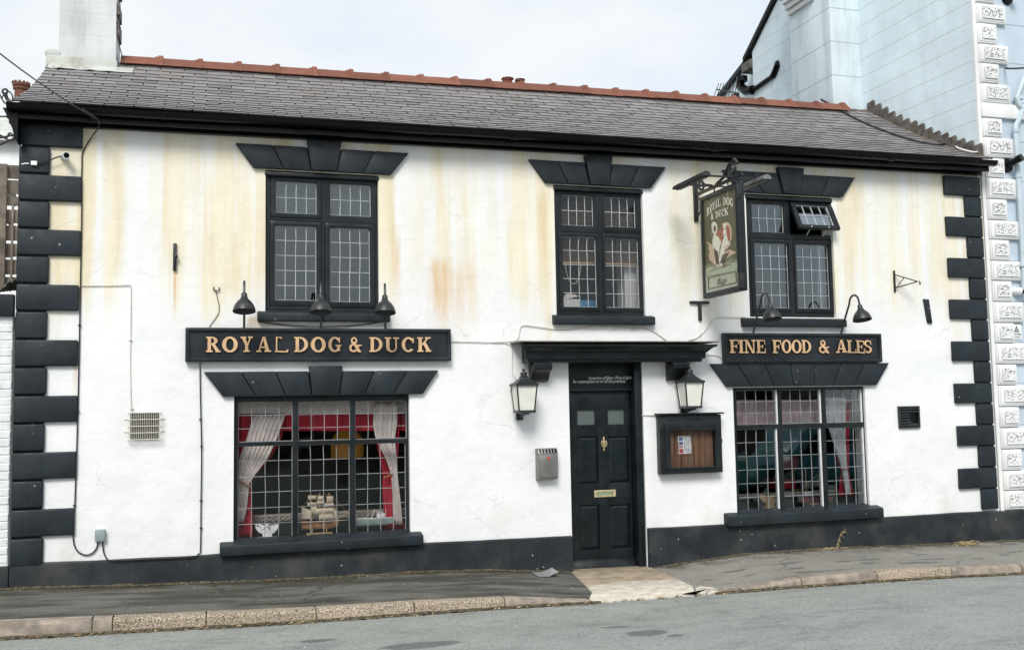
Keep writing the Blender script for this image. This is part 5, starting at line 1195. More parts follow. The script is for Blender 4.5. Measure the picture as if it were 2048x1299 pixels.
m = MB(); m.add([(cx_-.042, -.0135, zt_-.08), (cx_+.042, -.0135, zt_-.08), (cx_, -.0135, zt_), (cx_-.024, -.0135, zt_-.069), (cx_+.024, -.0135, zt_-.069), (cx_, -.0135, zt_-.026)], [(0, 1, 4, 3), (1, 2, 5, 4), (2, 0, 3, 5)]); m.box(cx_-.012, cx_+.006, -.0145, -.0125, zt_-.062, zt_-.052); m.hexa([(cx_-.006, -.0145, zt_-.06), (cx_+.004, -.0145, zt_-.06), (cx_+.004, -.0125, zt_-.06), (cx_-.006, -.0125, zt_-.06), (cx_+.006, -.0145, zt_-.04), (cx_+.014, -.0145, zt_-.04), (cx_+.014, -.0125, zt_-.04), (cx_+.006, -.0125, zt_-.04)]); m.build('triangle_symbol', MT['eave'], ws, recalc=False)
place_text('Warning', a.x+.02, b.x-.02, zt_-.112, .026, -.0135, MT['eave'], ws, 'lettering', 0)
m = MB()
for i in range(3): m.box(a.x+.025, b.x-.025-.008*i, -.0135, -.0115, zt_-.135-.012*i, zt_-.130-.012*i)
m.build('small_print', flat('print_grey', (.3, .3, .3)), ws)
# ================================================================== CABLES
def smoothpath(pts, k=5):
    P = [Vector(p) for p in pts]; r = []
    for i in range(len(P)-1):
        p0, p1, p2, p3 = P[max(i-1, 0)], P[i], P[i+1], P[min(i+2, len(P)-1)]
        for j in range(k):
            t = j/k; r.append(.5*((2*p1)+(p2-p0)*t+(2*p0-5*p1+4*p2-p3)*t*t+(3*p1-p0-3*p2+p3)*t**3))
    return r+[P[-1]]
def cable(pts, r, mat, label, Y=-.012, extra=None, smooth_=True, group=None):
    p3 = [F(x, y, Y) if not isinstance(x, Vector) else x for x, y in pts]
    m = MB(); m.tube(smoothpath(p3) if smooth_ else p3, r, 6)
    if extra: extra(m)
    o = m.build('cable', MT[mat], smooth=True); return tag(o, label, 'cable', group or 'cables clipped to the wall')
def clips(pts, Y=-.012):
    def f(m):
        for x, y in pts: p = F(x, y, Y); m.box(p.x-.012, p.x+.012, p.y-.012, p.y+.01, p.z-.006, p.z+.006)
    return f
ys_ = F(185, 233, -.31)
cable([(ys_, 0), (F(197, 240, -.29), 0), (F(196, 256, -.16), 0), (F(185, 272, -.03), 0), (166, 303), (164, 330), (163, 360)], .006, 'cable', 'black service cable dropping from the gutter to the top quoins')
cable([(163.5, 361), (163, 450), (161, 560), (159.5, 640), (157, 760), (154, 880), (150, 1000), (147, 1060), (147.5, 1085), (156, 1102), (172, 1109), (186, 1104), (194, 1093), (196, 1080)], .0065, 'cable', 'black cable down the quoin edge looping into the grey box', -.014, clips([(159, 650), (156, 822), (149, 1010)]))
cable([(206, 1080), (206, 1095), (209, 1108), (F(217, 1119, -.052), 0), (F(240, 1120, -.056), 0), (F(300, 1117, -.056), 0), (F(350, 1115, -.056), 0), (F(388, 1112, -.054), 0), (F(397, 1107, -.045), 0), (401, 1096), (402, 1000), (403, 900), (400.5, 780), (400, 725)], .0065, 'cable', 'black cable running from the grey box along the plinth and up to the long sign', -.02, clips([(402, 1055), (402, 1000), (403, 892), (401, 838)]))
cable([(160, 571), (200, 571), (240, 570.5), (257, 570), (261.5, 574), (262, 600), (261, 680), (260.5, 740), (262, 800), (264, 820)], .0045, 'whitecable', 'thin pale cable from the quoins down to the wire flue guard', -.01, clips([(260.5, 679), (263, 816)]))
cable([(432.5, 582), (434, 592), (438, 610), (437, 626), (428, 640), (418, 654)], .0035, 'cable', 'thin black wire from a white hook down to the long sign', -.012, lambda m: m.tube([F(433+6*math.cos(t), 577+5*math.sin(t), -.02) for t in [i*.5-.6 for i in range(10)]], .006, 6))
cable([(517, 643), (560, 648.5), (610, 652), (645, 653), (700, 651), (740, 647), (774, 641)], .0045, 'cable', 'black cable sagging along under the upper sill behind the lamps', -.02)
cable([(899, 682), (940, 683), (985, 684), (1020, 682), (1034, 679), (1038, 668), (1041, 655), (1048, 650), (1075, 653), (1110, 657.5), (1145, 657), (1185, 652.5), (1225, 653), (1270, 655), (1292, 656), (1312, 665), (1334, 681)], .005, 'whitecable', 'pale cable from the long sign arching over the door canopy')
cable([(985, 685), (1008, 685), (1020, 690), (1024, 702), (1024, 730), (1025, 746), (1032, 758)], .0045, 'whitecable', 'pale cable drooping to the lantern above the ashtray bin', -.012)
cable([(1376, 681), (1395, 674), (1409, 661), (1420, 646), (1430, 636), (1445, 634), (1470, 634), (1490, 633.5)], .005, 'whitecable', 'pale cable curving from the canopy up to the sill by the hanging sign')
cable([(1400, 709), (1420, 709), (1436, 711), (1444, 716)], .0045, 'whitecable', 'short pale cable between the canopy end and the shorter sign')
cable([(1345, 741), (1358, 744), (1374, 743)], .0045, 'whitecable', 'short pale cable from the canopy corbel to the lantern over the notice case', -.012)
cable([(1284, 829), (1300, 830), (1312, 831), (1318, 836)], .005, 'whitecable', 'short pale cable from the door reveal into the notice case')
def onroof(px, py, up=.055):
    lo, hi = 0., 3.
    for _ in range(40):
        mid = (lo+hi)/2; p = F(px, py, mid-.22)
        if p.z > zroof(p.x, mid-.22): lo = mid      # the sight line is still above the slates
        else: hi = mid
    p = F(px, py, lo-.22); return p+Vector((0, -.01, up))
m = MB(); pts = [onroof(x, y) for x, y in ((1642, 207), (1672, 224), (1700, 240), (1735, 257), (1775, 273), (1820, 288), (1860, 297), (1884, 298), (1893, 292), (1897, 283))]
m.tube(smoothpath(pts), .017, 8); tag(m.build('cable', MT['cable'], smooth=True), 'thick black cable lying across the slates from the ridge to the flashing', 'cable')
m = MB(); pts = [onroof(x, y, .075) for x, y in ((1893, 276), (1899, 289), (1909, 300), (1913, 306), (1925, 311), (1945, 316), (1958, 317))]+[Vector((9.25, -.05, 4.62)), F(1962, 302, .0)]
m.tube(smoothpath(pts), .010, 8); tag(m.build('cable', MT['white'], smooth=True), 'white cable looping over the lowest flashing at the blue house', 'cable')
def wire(a, b, sag, r, label, extra=None):
    m = MB(); m.tube([a.lerp(b, i/16)-Vector((0, 0, sag*4*(i/16)*(1-i/16))) for i in range(17)], r, 5)
    if extra: extra(m)
    tag(m.build('overhead_wire', MT['cable'], smooth=True), label, 'wire')
wire(F(-420, -265, -4.5), ys_, .1, .006, 'thin overhead wire slanting down past the chimney to the gutter', lambda m: m.tube([ys_+Vector((-.09, -.02, .06)), ys_+Vector((.02, 0, -.015))], .012, 6))
wire(F(-300, 228, 1.), F(38, 232, .2), .02, .008, 'level overhead wire meeting the gutter end')
hub = F(38, 272, .05)
wire(F(-300, 330, 2), hub, .15, .009, 'lowest overhead wire rising to the eaves corner')
wire(F(-300, 262, 2), F(36, 268, .05), .12, .009, 'overhead wire twisted with others at the eaves corner')
m = MB(); pts = [F(0, 270, .3), F(12, 276, .3), F(20, 266, .3), F(30, 276, .2), F(38, 270, .05), F(26, 282, .2), F(8, 276, .3), F(-30, 262, .3)]; m.tube(smoothpath(pts), .009, 6)
pts = [F(38, 272, .05), F(41, 300, -.02), F(40, 330, -.02), F(44, 350, -.02), F(38, 420, -.02), F(36, 480, -.02), F(34, 548, -.02), F(46, 570, -.02), F(60, 580, -.02), F(48, 600, -.03), F(36, 590, -.03)]; m.tube(smoothpath(pts), .006, 6)
tag(m.build('cable_tangle', MT['cable'], smooth=True), 'tangled black cables hanging down the edge of the corner quoins', 'cable')
m = MB(); pts = [F(43, 235, -.03), F(42.5, 290, -.03), F(40, 325, -.03), F(52, 327, -.05), F(58, 327, -.05)]; m.tube(smoothpath(pts), .007, 6); m.box(*sorted((F(62, 331, -.06).x, F(74, 331, -.06).x)), -.07, -.04, F(66, 330, -.06).z, F(66, 322, -.06).z)
tag(m.build('cable', MT['white'], smooth=True), 'white cable beside the quoins ending at the camera lead plug', 'cable')
m = MB(); m.tube(smoothpath([F(72, 327, -.06), F(85, 325, -.06), F(100, 320, -.06), F(116, 314, -.06), F(124, 313, -.06)]), .006, 6); tag(m.build('cable', MT['cable'], smooth=True), 'black lead across the second quoin to the white security camera', 'cable')
m = MB(); m.tube([F(10, 186, 1), F(14, 198, 1), F(24, 208, .8)], .02, 6); m.tube([F(10+5*math.cos(t), 183+5*math.sin(t), 1) for t in [i*.5 for i in range(14)]], .012, 6); m.tube(smoothpath([F(-5, 178, 1), F(8, 205, 1), F(22, 206, 1), F(25, 192, 1), F(16, 183, 1), F(4, 196, 1), F(10, 206, 1)]), .007, 6)
tag(m.build('wire_hook', MT['iron'], smooth=True), 'grey wall hook with loops of wire beside the clay chimney pot', 'hook')
wire(F(2010, 137, -.02), F(2140, 110, -1.5), .05, .012, 'dark service wire anchored high on the blue house front')
m = MB(); m.tube(smoothpath([Vector((cx1+.02, 1.9, 6.4)), Vector((cx1+.03, 1.88, 6.1)), Vector((cx1+.015, 1.86, 5.95)), Vector((cx1+.06, 1.84, 5.75)), Vector((cx1+.1, 1.85, 5.62))]), .006, 6); tag(m.build('cable', MT['cable'], smooth=True), 'thin black cable hanging down the side of the painted chimney stack', 'cable')

# ================================================================== SMALL THINGS ON THE GROUND
def Gp(px, py, up=.01):
    p = F(px, py, -.8)
    for _ in range(12): p = FZ(px, py, zpave(p.x, p.y)+up)
    return p
ms = E('metal_sheet', Gp(1095, 1150), 'bent grey metal sheet lying on the pavement beside the doorstep', 'metal sheet')
a, b, c, d = Gp(1062, 1143), Gp(1106, 1137), Gp(1117, 1150), Gp(1078, 1152); mid0, mid1 = Gp(1090, 1146), Gp(1100, 1152)
m = MB(); up = Vector((0, 0, .05)); m.add([a, Gp(1084, 1143, .015), Gp(1098, 1152, .012), d, Gp(1106, 1146, .02)+up*.2, c, Gp(1104, 1144, .02)+up, c+up*.7], [(0, 1, 2, 3), (1, 6, 7, 2)]); m.add([p+Vector((0, 0, -.004)) for p in m.v[:8]], [(3, 2, 1, 0), (2, 7, 6, 1)])
m.build('sheet', plain('galvanised', (.34, .35, .35), .45, .2, 20, metal=.4), ms, recalc=False)
wd = E('dried_weed', Gp(1670, 1096), 'dried straggly weed growing up the black plinth under the sill', 'weed')
m = MB(); base = Gp(1672, 1097)
st_ = [F(1672, 1098, -.07), F(1676, 1085, -.075), F(1680, 1072, -.07), F(1686, 1062, -.08), F(1692, 1059, -.09)]; m.tube(smoothpath(st_), .004, 5)
for i in range(46):
    t = random.random(); p = smoothpath(st_)[int(t*19)]; u = Vector((random.gauss(0, .02), random.gauss(-.01, .012), random.gauss(.0, .02))); v = Vector((random.gauss(0, .006), random.gauss(0, .006), random.gauss(0, .006))); m.add([p, p+u*.5+v, p+u, p+u*.5-v], [(0, 1, 2, 3)])
for i in range(40):
    p = base+Vector((random.gauss(-.06, .08), random.gauss(-.02, .015), .004)); u = Vector((random.gauss(0, .05), random.gauss(0, .02), abs(random.gauss(0, .015)))); m.tube([p, p+u*.5+Vector((0, 0, .008)), p+u], .002, 3)
m.build('stems', MT['straw'], wd, recalc=False)
gt = E('straw_heap', Gp(1933, 1088), 'small heap of dry straw against the plinth near the corner', 'straw')
m = MB(); base = Gp(1933, 1089)
for i in range(110):
    p = base+Vector((random.gauss(0, .07), random.gauss(0, .02), abs(random.gauss(.01, .012)))); u = Vector((random.gauss(0, .06), random.gauss(0, .02), random.gauss(0, .012))); m.tube([p-u*.6, p+Vector((0, 0, .006)), p+u*.6], .0022, 3)
m.build('straws', MT['straw'], gt, recalc=False)
m = MB()
for i in range(150):
    x = random.uniform(-2, 9.5); y = random.uniform(-1.3, -.08); z = zpave(x, y)+.004
    if random.random() < .45: y = -random.uniform(1.6, 4.6); z = zroad(x, y)+.003
    elif 3.4 < x < 4.6: continue
    a = random.random()*6.28; l = random.uniform(.004, .011); u = Vector((math.cos(a), math.sin(a), 0))*l; v = Vector((-math.sin(a), math.cos(a), 0))*l*.5; c = Vector((x, y, z))
    m.cur = random.choice((0, 0, 0, 1, 2)); m.add([c-u, c+v, c+u, c-v, c+Vector((0, 0, .004))], [(0, 1, 4), (1, 2, 4), (2, 3, 4), (3, 0, 4)])
tag(m.build('pavement_litter', [MT['kerbsmooth'], MT['white'], MT['cable']], recalc=False), kind='stuff')

# ================================================================== INSIDE THE WINDOWS
def hang(name, label, cat, prof_, Y, pleats, amp, mat, px0, py0, k, group=None, hem=None):
    # prof_: list of (v, xl, xr) in close-up pixels from top to bottom
    n = 70; vs = [p[0] for p in prof_]
    def fn(u, t):
        v = lerp(vs[0], vs[-1], t); xl = interp(v, vs, [p[1] for p in prof_]); xr = interp(v, vs, [p[2] for p in prof_])
        w_ = (xr-xl)/max(1, max(p[2]-p[1] for p in prof_)); uu = u
        x = lerp(xl, xr, uu); p = F(px0+x/k, py0+v/k, Y)
        off = amp*(.4+.6*w_)*(math.sin(uu*pleats*6.283+.7*noise.noise((uu*3, t*1.5, Y*9)))+.5*noise.noise((uu*pleats*2, t*2, 3)))
        return (p.x, Y+off, p.z)
    m = MB(); m.grid(fn, n, 22); o = m.build(name, MT[mat], smooth=True, recalc=False); sm = o.modifiers.new('thick', 'SOLIDIFY'); sm.thickness = .002
    return tag(o, label, cat, group)
A = (400, 720, 3.092)
hang('curtain', 'white curtain swept aside beside the painted ledge, left of the sailing ship window', 'curtain', [(335, 330, 530), (480, 290, 480), (600, 245, 425), (700, 238, 345), (755, 238, 305), (800, 236, 300), (900, 232, 290), (1000, 228, 268)], .27, 7, .016, 'voile', *A)
hang('curtain', 'red curtain behind the swept white one above the whale tail cutout', 'curtain', [(335, 236, 535), (480, 236, 505), (600, 236, 440), (700, 236, 350), (755, 240, 312), (850, 232, 320), (1000, 228, 325), (1095, 228, 326)], .33, 8, .016, 'red', *A)
hang('curtain', 'white curtain tied back above the pale model fishing boat', 'curtain', [(260, 1075, 1225), (400, 1070, 1220), (480, 1085, 1205), (600, 1145, 1218), (700, 1182, 1220), (850, 1192, 1238), (1015, 1198, 1252)], .27, 5, .014, 'voile', *A)
hang('curtain', 'red curtain showing beside the tied white one above the model fishing boat', 'curtain', [(330, 1080, 1240), (505, 1092, 1230), (600, 1110, 1225), (700, 1132, 1215), (800, 1128, 1215), (950, 1138, 1240), (1050, 1125, 1275)], .33, 6, .016, 'red', *A)
hang('valance', 'gathered red pelmet curtain across the top of the broad window', 'valance', [(275, 232, 1290), (330, 232, 1290), (395, 232, 1290), (436, 232, 1290)], .36, 38, .010, 'red', *A)
hang('valance', 'faded gathered heading above the red pelmet in the broad window', 'valance', [(238, 232, 1290), (300, 232, 1290), (330, 232, 1290)], .30, 60, .006, 'voile', *A)
def tieback(pts, label, Y=.25):
    m = MB(); m.tube(smoothpath([F(A[0]+x/A[2], A[1]+y/A[2], Y) for x, y in pts]), .010, 6); tag(m.build('tieback', plain('rope', (.34, .19, .10), .8, .3, 60), smooth=True), label, 'tieback')
tieback([(234, 738), (255, 752), (285, 768), (314, 782)], 'brown rope tieback round the swept white curtain')
tieback([(1136, 728), (1160, 716), (1194, 704)], 'brown rope tieback round the curtain above the fishing boat')
def PA(x, y, Y): return F(A[0]+x/A[2], A[1]+y/A[2], Y)
lm = E('amber_lamp', PA(908, 540, 1.0), 'glowing amber lampshade hanging inside the broad window', 'lamp')
am = N('amber_shade'); e_ = am.b.inputs; am.set(e_['Base Color'], (.36, .17, .03)); am.set(e_['Emission Color'], (1., .48, .06)); e_['Emission Strength'].default_value = .03
a, b = PA(808, 470, 1.0), PA(1012, 600, 1.0); c = (a+b)/2; r = (b.x-a.x)/2; h_ = (a.z-b.z)
m = MB(); m.lathe([(r*.55, h_*.75), (r*.86, h_*.45), (r, 0), (r*.98, -h_*.45), (r*.9, -h_*.5), (r*.2, -h_*.5)], c, n=8); m.build('lamp_shade', am.m, lm)
m = MB(); m.tube([c+Vector((0, 0, h_*.7)), (c.x, c.y, 2.24)], .02, 8); m.build('lamp_hanger', MT['iron'], lm)
sh = E('window_ledge', (1.09, .4, .55), 'carved wooden rail on dark panelling behind the ships in the broad window', 'ledge')
a, b = PA(300, 975, .5), PA(1180, 945, .5); zr = (a.z+b.z)/2
MB().box(.1, 2.1, .5, .56, zr-.035, zr+.035).build('rail', MT['lace'], sh)
for i in range(30):
    x = .15+i*.063; MB().tube([(x+.022*math.cos(t), .492, zr+.022*math.sin(t)) for t in [j*.63 for j in range(11)]], .006, 5).build('carved_ring', MT['palewood'] if False else MT['lace'], sh)
MB().box(.1, 2.1, .52, .6, .2, zr-.03).build('panelling', MT['darkgreen'], sh); MB().box(.12, 2.05, .16, .52, .30, .405).build('window_board', MT['darkgreen'], sh)
MB().box(.0, 2.3, 1.5, 1.56, .3, 1.10).build('settle_back', MT['darkgreen'], sh)

def tail(name, pts, Y, mat, label, holes=False, kk=A):
    P = [F(kk[0]+x/kk[2], kk[1]+y/kk[2], Y) for x, y in pts]; t = E(name, (sum(p.x for p in P)/len(P), Y, min(p.z for p in P)), label, 'ornament')
    m = MB(); m.prism([(p.x, p.z) for p in P], Y, Y+.012); m.build('tail_board', mat, t)
    if holes:
        m = MB(); c0 = min(p.x for p in P); c1 = max(p.x for p in P); z1 = max(p.z for p in P); z0 = min(p.z for p in P)
        for i in range(26):
            u, v = random.random(), random.uniform(.45, .9)
            if abs(u-.5) > .1+.42*min(1, (v-.35)*1.6): continue
            x, z = lerp(c0, c1, u), lerp(z0, z1, v); m.box(x-.006, x+.006, Y-.001, Y+.004, z-.004, z+.004)
        m.build('cut_holes', MT['eave'], t)
    m = MB(); c = sum(p.x for p in P)/len(P); zb = min(p.z for p in P); m.box(c-.09, c+.09, Y-.03, Y+.05, zb-.012, zb+.004); m.build('base_plate', mat, t)
tail('whale_tail_ornament', [(338, 1010), (360, 1008), (385, 1016), (398, 1020), (410, 1008), (425, 1008), (440, 1018), (465, 1012), (487, 1012), (480, 1040), (462, 1062), (445, 1072), (445, 1092), (388, 1096), (388, 1074), (362, 1062), (346, 1042)], .2, MT['white'], 'white pierced whale tail cutout on the window ledge of the broad window', True)
B = (1400, 640, 2.952)
tail('whale_tail_ornament', [(350, 1030), (372, 1027), (392, 1036), (410, 1040), (420, 1027), (440, 1030), (465, 1027), (478, 1030), (474, 1050), (460, 1068), (440, 1074), (440, 1102), (390, 1104), (390, 1076), (370, 1068), (356, 1050)], .2, MT['palewood'], 'plain tan whale tail cutout in the window beside the framed notice case', False, B)

def hull(m, x0, x1, zk, zd0, zd1, Y, w, bowup=.3, n=16):
    # x0 stern, x1 bow
    def fn(u, v):
        x = lerp(x0, x1, u); wid = w*(1-max(0, (u-.55)/.45)**2)*(.75+.25*min(1, u*5)); zd = lerp(zd0, zd1, u)-.35*(zd1-zk)*math.sin(u*math.pi)*.5
        a = (v-.5)*2; zz = zk+(zd-zk)*abs(a)**1.8+bowup*(zd-zk)*max(0, (u-.7)/.3)**2*(1-abs(a))
        return (x+(zz-zk)*.25*(1 if u > .9 else 0), Y+wid*math.copysign(abs(a)**.6, a), zz)
    m.grid(fn, n, 12)
ss = E('model_sailing_ship', PA(735, 1080, .22), 'wooden three masted model sailing ship with cream sails on a stand', 'model ship')
a, b = PA(628, 1035, .22), PA(850, 1035, .22); zd = PA(740, 992, .22).z; zk = PA(740, 1042, .22).z; Y = .22
m = MB(); hull(m, a.x, b.x, zk, zd+.012, zd+.008, Y, .045); m.build('hull', plain('model_hull', (.36, .19, .09), .5, .3, 30), ss, recalc=False, smooth=True)
m = MB(); m.grid(lambda u, v: (lerp(a.x+.005, b.x-.015, u), Y+(v-.5)*.07*(1-max(0, (u-.55)/.45)**2), zd-.006), 8, 2); m.build('deck', MT['palewood'], ss, recalc=False)
m = MB(); m.box(a.x-.003, b.x-.03, Y-.046, Y-.040, zd-.018, zd-.010); m.build('gunwale', plain('dark_wale', (.10, .05, .03), .5), ss)
p0, p1 = PA(657, 1080, .22), PA(816, 1064, .22); m = MB(); m.box(p0.x, p1.x, Y-.04, Y+.04, p0.z-.004, p0.z+.018); m.build('stand', MT['palewood'], ss); m = MB(); m.box(lerp(p0.x, p1.x, .2), lerp(p0.x, p1.x, .24), Y-.02, Y+.02, p0.z, zk+.02); m.box(lerp(p0.x, p1.x, .76), lerp(p0.x, p1.x, .8), Y-.02, Y+.02, p0.z, zk+.02); m.build('stand_post', MT['palewood'], ss)
cl = plain('sail_cloth', (.60, .52, .40), .85, .12, 20)
for (mx_, top, sails) in ((690, 832, ((668, 718, 836, 862), (664, 720, 878, 898), (690, 722, 905, 940))), (741, 818, ((726, 762, 838, 866), (722, 768, 868, 890), (700, 760, 915, 948), (735, 782, 950, 982))), (798, 818, ((782, 822, 840, 878), (770, 826, 882, 905), (760, 826, 912, 940), (752, 822, 948, 984)))):
    mb_ = PA(mx_, 992, Y); mt_ = PA(mx_, top, Y); m = MB(); m.tube([mb_, mt_], .0045, 6)
    for (x0, x1, y0, y1) in sails: q = PA(x0-4, y0, Y-.006), PA(x1+4, y0, Y-.006); m.tube([q[0], q[1]], .003, 5)
    m.build('mast', MT['palewood'], ss)
    for (x0, x1, y0, y1) in sails:
        p, q = PA(x0, y1, Y), PA(x1, y0, Y); m = MB(); m.grid(lambda u, v: (lerp(p.x, q.x, u), Y-.008-.016*math.sin(v*3.14)*math.sin(u*3.14), lerp(p.z, q.z, v)), 6, 5); m.build('sail', cl, ss, recalc=False, smooth=True)
m = MB(); P = [PA(*q, Y) for q in ((628, 905), (684, 925), (684, 978), (630, 978))]; m.prism([(p.x, p.z) for p in P], Y-.002, Y+.002); m.build('spanker_sail', cl, ss)
m = MB(); P = [PA(*q, Y) for q in ((833, 900), (846, 960), (826, 985))]; m.prism([(p.x, p.z) for p in P], Y-.002, Y+.002); m.build('jib_sail', cl, ss)
m = MB(); m.tube([PA(838, 985, Y), PA(912, 938, Y)], .0045, 6); m.tube([PA(912, 938, Y), PA(800, 825, Y)], .0012, 4); m.tube([PA(690, 838, Y), PA(632, 905, Y)], .0012, 4); m.tube([PA(741, 822, Y), PA(690, 850, Y)], .0012, 4); m.tube([PA(798, 824, Y), PA(741, 850, Y)], .0012, 4); m.build('bowsprit_rigging', MT['palewood'], ss)
def boat(name, kk, Y, hl, zt, zb, hullmat, stripe, label, mast):
    PP = lambda x, y: F(kk[0]+x/kk[2], kk[1]+y/kk[2], Y)
    t = E(name, PP((hl[0]+hl[1])/2, zb), label, 'model boat'); a, b = PP(hl[0], zt), PP(hl[1], zt); k_ = PP((hl[0]+hl[1])/2, zb)
    m = MB(); hull(m, a.x, b.x, k_.z, a.z+.006, b.z+.012, Y, .05); m.build('hull', hullmat, t, recalc=False, smooth=True)
    m = MB(); m.grid(lambda u, v: (lerp(a.x, b.x-.01, u), Y+(v-.5)*.09*(1-max(0, (u-.55)/.45)**2), lerp(a.z, b.z, u)-.008), 8, 2); m.build('deck', MT['palewood'], t, recalc=False)
    m = MB(); hull(m, a.x-.002, b.x+.003, lerp(k_.z, a.z, .55), a.z+.008, b.z+.014, Y, .0515); m.build('rubbing_strake', stripe, t, recalc=False, smooth=True)
    return t, PP
t, PP = boat('model_fishing_boat', A, .22, (958, 1195), 978, 1022, plain('boat_grey', (.30, .38, .38), .45), MT['white'], 'pale grey model fishing boat at the curtain end of the broad window', 0)
p, q = PP(1092, 975), PP(1140, 950); MB().box(p.x, q.x, .195, .245, p.z, q.z+.012).build('wheelhouse', MT['white'], t, bevel=.003)
m = MB(); m.tube([PP(1060, 975), PP(1080, 922)], .005, 6); m.tube([PP(1085, 935), PP(1125, 938), PP(1130, 970)], .004, 6); m.tube([PP(1148, 975), PP(1150, 915)], .003, 6); m.tube([PP(1000, 982), PP(1080, 925)], .0015, 4); m.build('mast', MT['white'], t)
t, PP = boat('model_trawler', B, .22, (775, 578), 1040, 1078, plain('boat_red', (.20, .05, .04), .45), plain('boat_blue', (.03, .05, .16), .4), 'blue and white model trawler with tall mast beside the tan whale tail', 1)
p, q = PP(612, 1036), PP(655, 1010); MB().box(p.x, q.x, .195, .245, p.z, q.z).build('wheelhouse', MT['white'], t, bevel=.003)
m = MB()
for i in range(4): c_ = lerp(p.x, q.x, .18+.21*i); m.box(c_-.004, c_+.004, .193, .196, lerp(p.z, q.z, .45), lerp(p.z, q.z, .8))
m.build('wheelhouse_window', MT['eave'], t)
m = MB(); m.tube([PP(628, 1010), PP(622, 872)], .0045, 6); m.tube([PP(705, 1040), PP(706, 905)], .0055, 6); m.tube([PP(712, 1040), PP(704, 905)], .004, 6); m.tube([PP(706, 905), PP(612, 975)], .003, 5); m.tube([PP(706, 908), PP(690, 960)], .003, 5); m.tube([PP(575, 1040), PP(575, 995), PP(600, 1000), PP(605, 1040)], .003, 5); m.build('mast', MT['palewood'], t)
m = MB(); p, q = PP(640, 1085), PP(720, 1078); m.box(p.x, q.x, .19, .25, p.z-.006, p.z+.008); m.build('cradle', MT['palewood'], t)

hang('valance', 'faded pink gathered pelmet across the window beside the notice case', 'valance', [(470, 205, 960), (500, 205, 960), (560, 205, 960), (618, 205, 960)], .34, 30, .010, 'pink', *B)
hang('curtain', 'sheer white curtain gathered over red, hanging behind the model trawler', 'curtain', [(455, 735, 862), (600, 750, 860), (700, 780, 860), (800, 815, 862), (878, 838, 868), (950, 850, 880), (1030, 862, 890)], .26, 6, .013, 'curtwhite', *B)
hang('curtain', 'bright red curtain tied at its waist behind the sheer white one', 'curtain', [(480, 800, 880), (630, 800, 880), (760, 800, 880), (840, 808, 880), (878, 832, 874), (950, 825, 890), (1040, 820, 905)], .32, 5, .013, 'red', *B)
m = MB(); m.tube([F(B[0]+x/B[2], B[1]+y/B[2], .24) for x, y in ((832, 876), (850, 882), (876, 874))], .01, 6); tag(m.build('tieback', plain('red_band', (.45, .12, .10), .8), smooth=True), 'narrow tie band round the waist of the bright red curtain', 'tieback')
sh = E('window_ledge', (6.53, .4, .55), 'carved rail behind the tan whale tail and model trawler', 'ledge')
a = F(B[0]+300/B[2], B[1]+1040/B[2], .5); MB().box(5.5, 7.6, .5, .56, a.z-.03, a.z+.03).build('rail', MT['lace'], sh)
for i in range(32): x = 5.6+i*.06; MB().tube([(x+.02*math.cos(t), .492, a.z+.02*math.sin(t)) for t in [j*.63 for j in range(11)]], .006, 5).build('carved_ring', MT['lace'], sh)
MB().box(5.5, 7.6, .52, .6, .2, a.z-.03).build('panelling', MT['darkgreen'], sh); MB().box(5.55, 7.5, .16, .52, .30, .412).build('window_board', MT['darkgreen'], sh)
rs = E('red_chair', (6.6, 1.2, .2), 'red upholstered chair back inside the window with the model trawler', 'chair')
a, b = F(B[0]+470/B[2], B[1]+885/B[2], 1.2), F(B[0]+588/B[2], B[1]+800/B[2], 1.2); m = MB(); m.prism([(a.x, a.z), (b.x-.03, a.z), (b.x, b.z), (a.x+.0, b.z)], 1.2, 1.28); m.build('chair_back', MT['red'], rs, bevel=.02)
m = MB(); m.box(a.x, b.x-.04, 1.24, 1.7, a.z-.25, a.z-.13); m.build('chair_seat', MT['red'], rs, bevel=.02)
for x in (a.x+.03, b.x-.07): MB().box(x-.02, x+.02, 1.25, 1.29, -.04, a.z).build('leg', MT['palewood'], rs)

# upper middle window: slatted blind, boxes on the sill, pale post
bl = E('slatted_blind', (4.09, .2, 3.3), 'brown slatted blind half drawn in the window over the door', 'blind')
U = (1000, 350, 4.19); a, b = F(U[0]+490/U[2], U[1]+740/U[2], .2), F(U[0]+1175/U[2], U[1]+740/U[2], .2); zb = F(U[0]+800/U[2], U[1]+748/U[2], .2).z
m = MB(); nS = int((4.02-zb)/.021)
for i in range(nS): z = zb+.035+i*.021; m.hexa([(a.x, .19, z), (b.x, .19, z), (b.x, .208, z+.012), (a.x, .208, z+.012), (a.x, .19, z+.002), (b.x, .19, z+.002), (b.x, .208, z+.014), (a.x, .208, z+.014)])
tag(m.build('slats', MT['blind'], bl), kind='stuff'); MB().box(a.x, b.x, .185, .212, zb, zb+.022).build('bottom_rail', MT['palewood'], bl)
m = MB(); m.tube(smoothpath([F(U[0]+545/U[2], U[1]+745/U[2], .18), F(U[0]+565/U[2], U[1]+840/U[2], .18), F(U[0]+600/U[2], U[1]+905/U[2], .18), F(U[0]+640/U[2], U[1]+900/U[2], .18), F(U[0]+665/U[2], U[1]+840/U[2], .18), F(U[0]+680/U[2], U[1]+745/U[2], .18)]), .004, 5); m.build('pull_cord', MT['cream'], bl)
bx_ = E('blue_carton', (3.95, .2, 2.63), 'bright blue carton standing inside the window over the door', 'box')
a, b = F(U[0]+675/U[2], U[1]+1100/U[2], .17), F(U[0]+800/U[2], U[1]+1048/U[2], .17); MB().box(a.x, b.x, .17, .3, 2.60, b.z).build('carton', plain('carton_blue', (.03, .22, .42), .5), bx_, bevel=.004)
